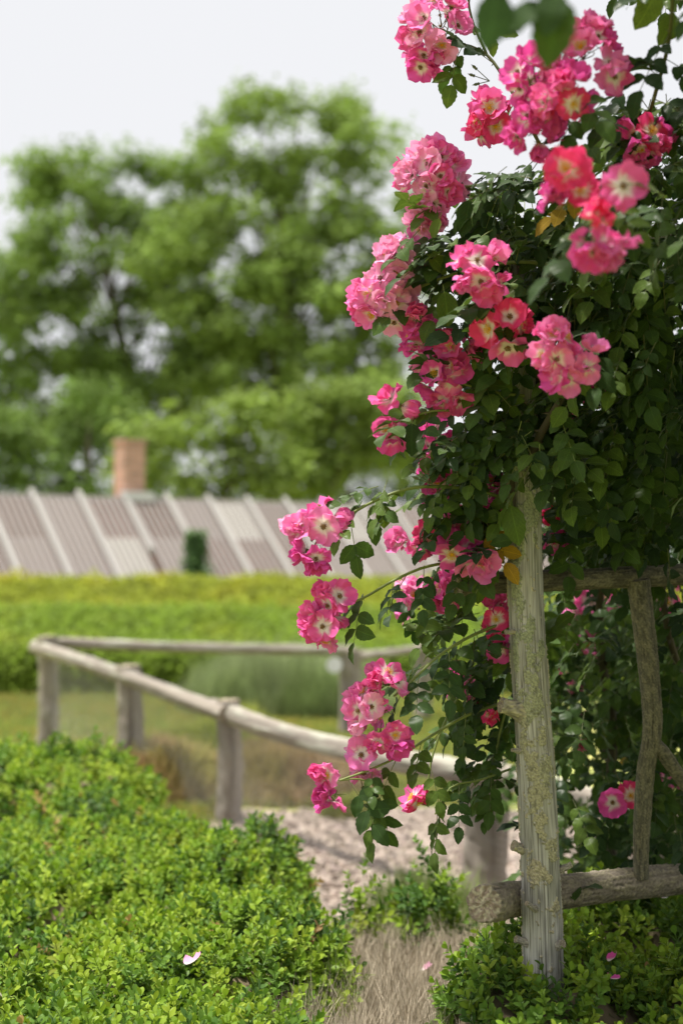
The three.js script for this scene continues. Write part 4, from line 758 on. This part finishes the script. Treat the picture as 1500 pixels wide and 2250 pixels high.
function bloom(p, axis, size, type, old, parent = rose) {
  const g = new THREE.Group(); g.name = 'bloom'; g.position.copy(p).sub(root);
  g.quaternion.setFromUnitVectors(UPV, axis.clone().normalize()).multiply(new THREE.Quaternion().setFromAxisAngle(UPV, rr(0, 6.28))); g.scale.setScalar(size);
  const young = rnd() < 0.12, closed = young || rnd() < 0.25, n = rnd() < 0.3 ? 6 : 5;
  for (let i = 0; i < n; i++) {
    const o = shadow(new THREE.Mesh(PETALS[type][closed ? pick([1, 2]) : Math.floor(rnd() * 5)], petalMat)); o.name = 'petal';
    o.rotation.set(rr(-0.22, 0.18) - (young ? 0.85 : closed ? 0.25 : 0), i / n * 6.283 + rr(-0.14, 0.14), rr(-0.2, 0.2), 'YXZ'); o.scale.set(rr(0.9, 1.12), 1, rr(0.88, 1.1)); g.add(o);
  }
  if (rnd() < 0.45) for (let i = 0; i < 3; i++) { const o = shadow(new THREE.Mesh(PETALS[type][pick([1, 2, 4])], petalMat)); o.name = 'petal'; o.rotation.set(rr(-0.95, -0.3), i * 2.1 + rr(-0.5, 0.5), rr(-0.3, 0.3), 'YXZ'); o.scale.set(rr(0.6, 0.85), 0.9, rr(0.55, 0.8)); o.position.y = 0.02; g.add(o); }
  const st = shadow(new THREE.Mesh(STAMENS[old ? 1 : 0], old ? stamenBrown : stamenYellow)); st.name = 'stamens'; st.position.y = 0.03; g.add(st);
  const ca = shadow(new THREE.Mesh(calyxGeo, calyxMat)); ca.name = 'calyx'; g.add(ca);
  rose.add(g); nBlooms++; return g;
}
const stalkMat = std({ color: col(0.16, 0.14, 0.05), roughness: 0.7 });
// clusters: [x, y, rx, ry, D, n, types, oldShare, facing (x, y), size]
const CL = [
  [958, 72, 62, 78, 2.72, 13, [0, 1, 1, 4], 0.7, [-0.5, -0.1], 0.0295], [932, 140, 22, 24, 2.7, 2, [0, 3], 0.7, [-0.3, -0.8], 0.029],
  [1172, 175, 50, 55, 2.3, 8, [3, 1, 3], 0.85, [-0.3, 0.1], 0.027], [1290, 110, 50, 50, 2.3, 7, [3, 1, 0], 0.8, [0.1, 0.2], 0.026], [1240, 215, 60, 50, 2.24, 7, [2, 0, 3], 0.8, [0, -0.1], 0.027], [1170, 280, 55, 45, 2.3, 6, [3, 1, 3], 0.85, [-0.3, -0.2], 0.026], [1330, 165, 36, 36, 2.28, 3, [3, 1], 0.8, [0.3, 0.1], 0.027],
  [1072, 262, 36, 52, 2.62, 7, [2, 0, 2], 0.4, [-0.5, -0.1], 0.0275],
  [945, 400, 70, 76, 2.73, 17, [1, 0, 1, 4], 0.7, [-0.4, -0.1], 0.0285],
  [875, 585, 46, 54, 2.74, 9, [1, 4, 4], 0.4, [-0.5, 0.1], 0.0285], [845, 660, 58, 58, 2.73, 13, [1, 4, 0, 1], 0.5, [-0.5, -0.2], 0.0285], [935, 505, 36, 32, 2.78, 5, [4, 1], 0.4, [-0.3, 0.2], 0.028], [922, 705, 28, 30, 2.7, 3, [0, 3], 0.1, [0, -0.2], 0.029], [912, 745, 22, 22, 2.7, 2, [3], 0.5, [-0.2, -0.6], 0.028],
  [1052, 600, 54, 52, 2.48, 8, [0, 1, 0], 0.8, [-0.1, 0], 0.029], [1108, 715, 46, 62, 2.52, 6, [2, 0, 2], 0.35, [0, -0.1], 0.0305],
  [1215, 760, 38, 50, 2.34, 6, [0, 1, 0], 0.8, [-0.1, 0], 0.027], [1292, 795, 32, 34, 2.34, 3, [0, 1], 0.8, [0.2, -0.1], 0.027], [1240, 830, 30, 22, 2.34, 2, [3, 1], 0.8, [0, -0.6], 0.027],
  [995, 765, 44, 34, 2.7, 5, [0, 0, 2], 0.2, [0, 0.1], 0.0295], [965, 825, 52, 40, 2.7, 7, [0, 1, 3], 0.5, [-0.3, -0.2], 0.029], [985, 880, 38, 22, 2.72, 3, [3, 0], 0.5, [0, -0.7], 0.029],
  [866, 890, 26, 32, 2.68, 2, [0, 0], 0.9, [-0.3, 0.2], 0.031], [854, 950, 24, 26, 2.68, 3, [0, 3], 0.6, [-0.5, -0.4], 0.028],
  [955, 965, 36, 36, 2.86, 5, [0, 3], 0.5, [-0.4, -0.1], 0.029], [968, 1060, 30, 44, 2.88, 6, [3, 0], 0.5, [-0.6, 0], 0.029], [1062, 1130, 26, 46, 2.92, 4, [3, 0], 0.5, [-0.3, 0], 0.029],
  [712, 1145, 32, 44, 2.7, 3, [1, 0], 0.9, [-0.2, 0.1], 0.0305], [660, 1165, 22, 32, 2.71, 3, [4, 1], 0.8, [-0.8, 0.1], 0.029], [690, 1215, 30, 26, 2.69, 4, [1, 3], 0.5, [-0.2, -0.7], 0.028],
  [730, 1318, 28, 34, 2.69, 4, [1, 0], 0.6, [-0.4, 0.3], 0.0275], [715, 1375, 38, 38, 2.69, 6, [1, 0, 1], 0.6, [-0.4, -0.4], 0.0285],
  [928, 1185, 24, 30, 2.86, 3, [2, 0], 0.1, [0, -0.3], 0.029], [878, 1190, 10, 16, 2.87, 1, [1], 0.5, [-0.7, 0.2], 0.026], [898, 1325, 22, 44, 3.15, 4, [1, 4], 0.4, [-0.4, -0.1], 0.031],
  [1000, 1215, 36, 34, 2.78, 4, [3, 1], 0.4, [-0.3, -0.5], 0.03], [1052, 1238, 30, 20, 2.74, 2, [1, 3], 0.2, [0.1, -0.9], 0.033], [985, 1300, 30, 40, 2.95, 5, [3, 0], 0.4, [-0.3, -0.2], 0.029], [1094, 1372, 18, 30, 2.84, 2, [0, 2], 0.1, [0, 0], 0.029], [1094, 1425, 20, 24, 2.84, 2, [3], 0.6, [0, -0.2], 0.028],
  [1075, 1075, 18, 30, 2.84, 3, [3, 0], 0.4, [-0.3, 0], 0.028], [1000, 1140, 22, 26, 2.84, 3, [0, 1], 0.4, [-0.3, -0.2], 0.028], [1098, 1325, 14, 16, 2.92, 2, [0, 2], 0.2, [-0.2, 0], 0.027],
  [845, 1500, 34, 36, 2.66, 5, [1, 0, 1], 0.5, [-0.2, 0.2], 0.0275], [808, 1555, 36, 46, 2.66, 7, [1, 4, 1], 0.5, [-0.6, -0.1], 0.0275], [850, 1620, 42, 26, 2.65, 5, [3, 0], 0.5, [0, -0.6], 0.028],
  [797, 1665, 24, 44, 2.68, 4, [4, 1], 0.5, [-0.2, 0], 0.0275], [720, 1700, 20, 32, 2.62, 3, [1, 0], 0.5, [-0.8, 0], 0.027], [732, 1750, 26, 20, 2.62, 3, [0, 3], 0.5, [-0.4, -0.7], 0.027], [912, 1757, 18, 14, 2.84, 2, [2, 0], 0, [0, -0.3], 0.029],
  [1078, 1567, 6, 6, 2.82, 1, [2], 0, [-0.1, 0], 0.03], [1030, 1530, 30, 26, 3.02, 3, [1, 0], 0.3, [-0.1, 0], 0.029], [1015, 1490, 16, 20, 3.05, 2, [3], 0.4, [0, 0], 0.028],
  [1305, 482, 10, 10, 1.96, 1, [2], 0, [0, 0.1], 0.031], [1242, 372, 10, 10, 2.0, 1, [2], 0, [0, 0.2], 0.03], [1215, 430, 16, 16, 2.05, 2, [3], 0.7, [-0.3, 0], 0.027], [1272, 418, 10, 10, 2.06, 1, [2], 0, [0, 0], 0.025], [1365, 412, 12, 12, 1.96, 1, [0], 0.9, [0.1, 0.1], 0.031], [1300, 545, 40, 24, 1.97, 4, [0, 3, 0], 0.5, [0, -0.7], 0.029], [1345, 545, 24, 20, 1.97, 2, [1, 0], 0.5, [0.2, -0.6], 0.029],
  [1420, 312, 46, 38, 2.45, 6, [2, 3, 0], 0.2, [0, -0.2], 0.028], [1255, 940, 18, 14, 3.0, 2, [1], 0.4, [0, 0], 0.028], [1285, 850, 20, 22, 2.9, 2, [1, 0], 0.4, [0, -0.3], 0.028], [1215, 1195, 10, 20, 2.95, 1, [3], 0.7, [0.1, 0], 0.033], [1212, 1130, 8, 14, 3.0, 1, [2], 0.4, [0, 0], 0.025],
  [1345, 1762, 10, 10, 3.1, 1, [3], 0.3, [-0.2, -0.1], 0.031], [1383, 1748, 10, 10, 3.12, 1, [2], 0.2, [0.1, 0], 0.028], [1450, 1722, 30, 22, 3.5, 3, [1, 0], 0.4, [0, 0], 0.031], [1280, 1425, 30, 30, 3.7, 3, [1, 0], 0.4, [0, 0], 0.033], [1275, 1635, 14, 12, 3.6, 1, [0], 0.4, [0, 0], 0.03], [1300, 1330, 50, 30, 3.8, 3, [1, 0], 0.4, [0, 0], 0.033], [1370, 1080, 40, 40, 3.9, 3, [0, 1], 0.4, [0, 0], 0.033], [1400, 1170, 50, 40, 3.9, 3, [0, 1], 0.4, [0, 0], 0.033], [1460, 1330, 40, 60, 3.9, 4, [0, 1], 0.4, [0, 0], 0.033], [1250, 1530, 60, 50, 3.9, 3, [1, 0], 0.4, [0, 0], 0.033], [1340, 930, 50, 60, 3.9, 3, [1, 0], 0.4, [0, 0], 0.033],
];
let beeSpot = null;
for (const [x, y, rx, ry, D, n, types, old, [fx, fy], size] of CL) {
  const c = P(x, y, D), wx = 1.06 * rx / F * D, wy = 1.06 * ry / F * D, wz = n > 2 ? (wx + wy) * 0.42 : 0.004, hub = c.clone().add(V(-fx * wx * 0.7, -fy * wy * 0.7, -wz * 0.9)), placed = [], stalks = [];
  for (let i = 0; i < n; i++) {
    let best = null, bd = -1;
    for (let tr = 0; tr < 14; tr++) {
      const d = V(gauss() + fx, gauss() + fy + 0.12, gauss() + 0.75).normalize(), q = V(c.x + d.x * Math.max(0, wx - size * 0.35), c.y + d.y * Math.max(0, wy - size * 0.35), c.z + d.z * wz);
      const m = placed.reduce((a, b) => Math.min(a, b.distanceTo(q)), 9); if (m > bd) { bd = m; best = { q, d }; }
    }
    placed.push(best.q);
    const ax = n === 1 ? V(fx + 0.15 * gauss(), fy + 0.15 * gauss(), 1) : best.d.clone().add(V(fx * 0.6 + 0.25 * gauss(), fy * 0.6 + 0.25 * gauss(), 0.35));
    bloom(best.q, ax, size * rr(0.94, 1.2), pick(types), rnd() < old);
    if (x === 922 && i === 0) beeSpot = { p: best.q.clone().addScaledVector(ax.normalize(), 0.012), ax };
    stalks.push(stem([hub, hub.clone().lerp(best.q, 0.5).add(V(0, -0.004, 0)), best.q.clone().addScaledVector(ax.normalize(), -size * 0.9)], 0.0011, 0.0008, 5, 4));
  }
  // a few spent calyxes and buds at the hub
  for (let i = 0; i < (n > 3 ? 4 : 0); i++) { const q = hub.clone().add(V(rr(-1, 1) * wx * 0.7, rr(-1, 1) * wy * 0.7, rr(0, 1) * wz)), b = calyxGeo.clone(); b.scale(size * 0.7, size * 0.7, size * 0.7); b.applyQuaternion(new THREE.Quaternion().setFromUnitVectors(UPV, V(fx + gauss(), fy + gauss(), 0.6).normalize())); b.translate(q.x, q.y, q.z); stalks.push(b); }
  partW(rose, 'flower_stalks', mergeGeometries(stalks), stalkMat, true);
}
// green buds
const budGeo = (() => { const p = [[0, -0.5], [0.2, -0.45], [0.24, -0.3], [0.16, -0.16], [0.24, 0], [0.2, 0.25], [0.08, 0.45], [0, 0.75]].map(([r, y]) => new THREE.Vector2(r, y)); return new THREE.LatheGeometry(p, 9); })();
const budMat = std({ color: col(0.09, 0.11, 0.05), roughness: 0.7 });
for (const [x, y, D, bx, by] of [[1042, 148, 2.68, 1075, 178], [1036, 165, 2.68, 1075, 178], [1046, 185, 2.68, 1075, 178], [905, 1035, 2.7, 950, 1065], [912, 1050, 2.7, 950, 1065], [925, 1040, 2.7, 950, 1065], [936, 1033, 2.7, 950, 1065], [1305, 62, 2.3, 1290, 110], [1360, 120, 2.3, 1340, 150]]) {
  const p = P(x, y, D), b = P(bx, by, D), d = p.clone().sub(b).normalize(), o = shadow(new THREE.Mesh(budGeo, budMat)); o.name = 'bud'; o.position.copy(p).sub(root); o.quaternion.setFromUnitVectors(UPV, d); o.scale.setScalar(0.0125); rose.add(o);
  const s = partW(o, 'bud_stalk', stem([b, b.clone().lerp(p, 0.5), p], 0.0009, 0.0008, 4, 4), caneOlive); s.position.set(0, 0, 0); const inv = new THREE.Matrix4().compose(p, o.quaternion, o.scale).invert(); s.geometry.applyMatrix4(inv);
}
console.log('blooms', nBlooms, 'single leaves', nSingle, 'leaves', leaves.length);

// ---------------------------------------------------------------- bee and fallen petals
if (beeSpot) {
  const b = thing('bee', 'small dark bee on the yellow centre of a pink rose', 'bee', beeSpot.p), dark = std({ color: col(0.03, 0.025, 0.02), roughness: 0.5 }), hair = std({ color: col(0.2, 0.12, 0.03), roughness: 0.9 }), wing = phys({ color: col(0.8, 0.8, 0.8), transmission: 0.7, roughness: 0.3 });
  const ell = (name, m, x, y, z, a, bb, c) => { const o = shadow(new THREE.Mesh(new THREE.SphereGeometry(1, 14, 10), m)); o.name = name; o.position.set(x, y, z); o.scale.set(a, bb, c); b.add(o); return o; };
  ell('abdomen', dark, 0, 0, -0.0045, 0.0019, 0.0018, 0.0036); ell('thorax', hair, 0, 0.0003, 0, 0.0019, 0.0018, 0.002); ell('head', dark, 0, 0, 0.0027, 0.0014, 0.0012, 0.0011);
  for (const s of [-1, 1]) { const w = ell('wing', wing, s * 0.0022, 0.0016, -0.003, 0.0011, 0.0001, 0.0036); w.rotation.y = -s * 0.5; }
  for (const s of [-1, 1]) for (let i = 0; i < 3; i++) { const l = shadow(new THREE.Mesh(stem([V(s * 0.001, -0.001, 0.001 - i * 0.0012), V(s * 0.0028, -0.0006, 0.0015 - i * 0.0018), V(s * 0.0034, -0.003, 0.002 - i * 0.0022)], 0.0002, 0.0001, 5, 4), dark)); l.name = 'leg'; b.add(l); }
  b.quaternion.setFromUnitVectors(UPV, beeSpot.ax.clone().normalize());
}
for (const [x, y, label, s] of [[415, 2122, 'pale pink petal lying on the nearest boxwood bush', 0.033], [3, 2186, 'pink petal on the boxwood at the left edge', 0.024], [921, 2136, 'crumpled pink petal caught in the dry twigs', 0.028], [1337, 2117, 'dark pink petal on the shaded boxwood right of the post', 0.022], [1349, 2156, 'small magenta petal standing upright in the boxwood', 0.02], [1464, 1977, 'pink petal in the boxwood below the arbour log', 0.022]]) {
  // find where the line of sight meets the planting
  const far = P(x, y, 1).sub(EYE); let D = 1.9; for (; D < 4; D += 0.005) { const q = EYE.clone().addScaledVector(far, D); const h = Math.max(boxSurface(q.x, q.z) + 0.03, q.x > -0.1 && q.x < 0.45 ? 0.29 : 0); if (q.y < h) break; }
  const q = EYE.clone().addScaledVector(far, D), o = shadow(new THREE.Mesh(PETALS[/pale|crumpled/.test(label) ? 4 : 3][2], petalMat)); o.name = numbered('fallen_petal'); o.userData = { label, category: 'petal', group: 'fallen rose petals' };
  o.position.copy(q).add(V(0, 0.004, 0)); o.rotation.set(rr(-0.8, 0.3), rr(0, 6), rr(-0.4, 0.4)); o.scale.setScalar(s); scene.add(o);
}

renderer.render(scene, camera);
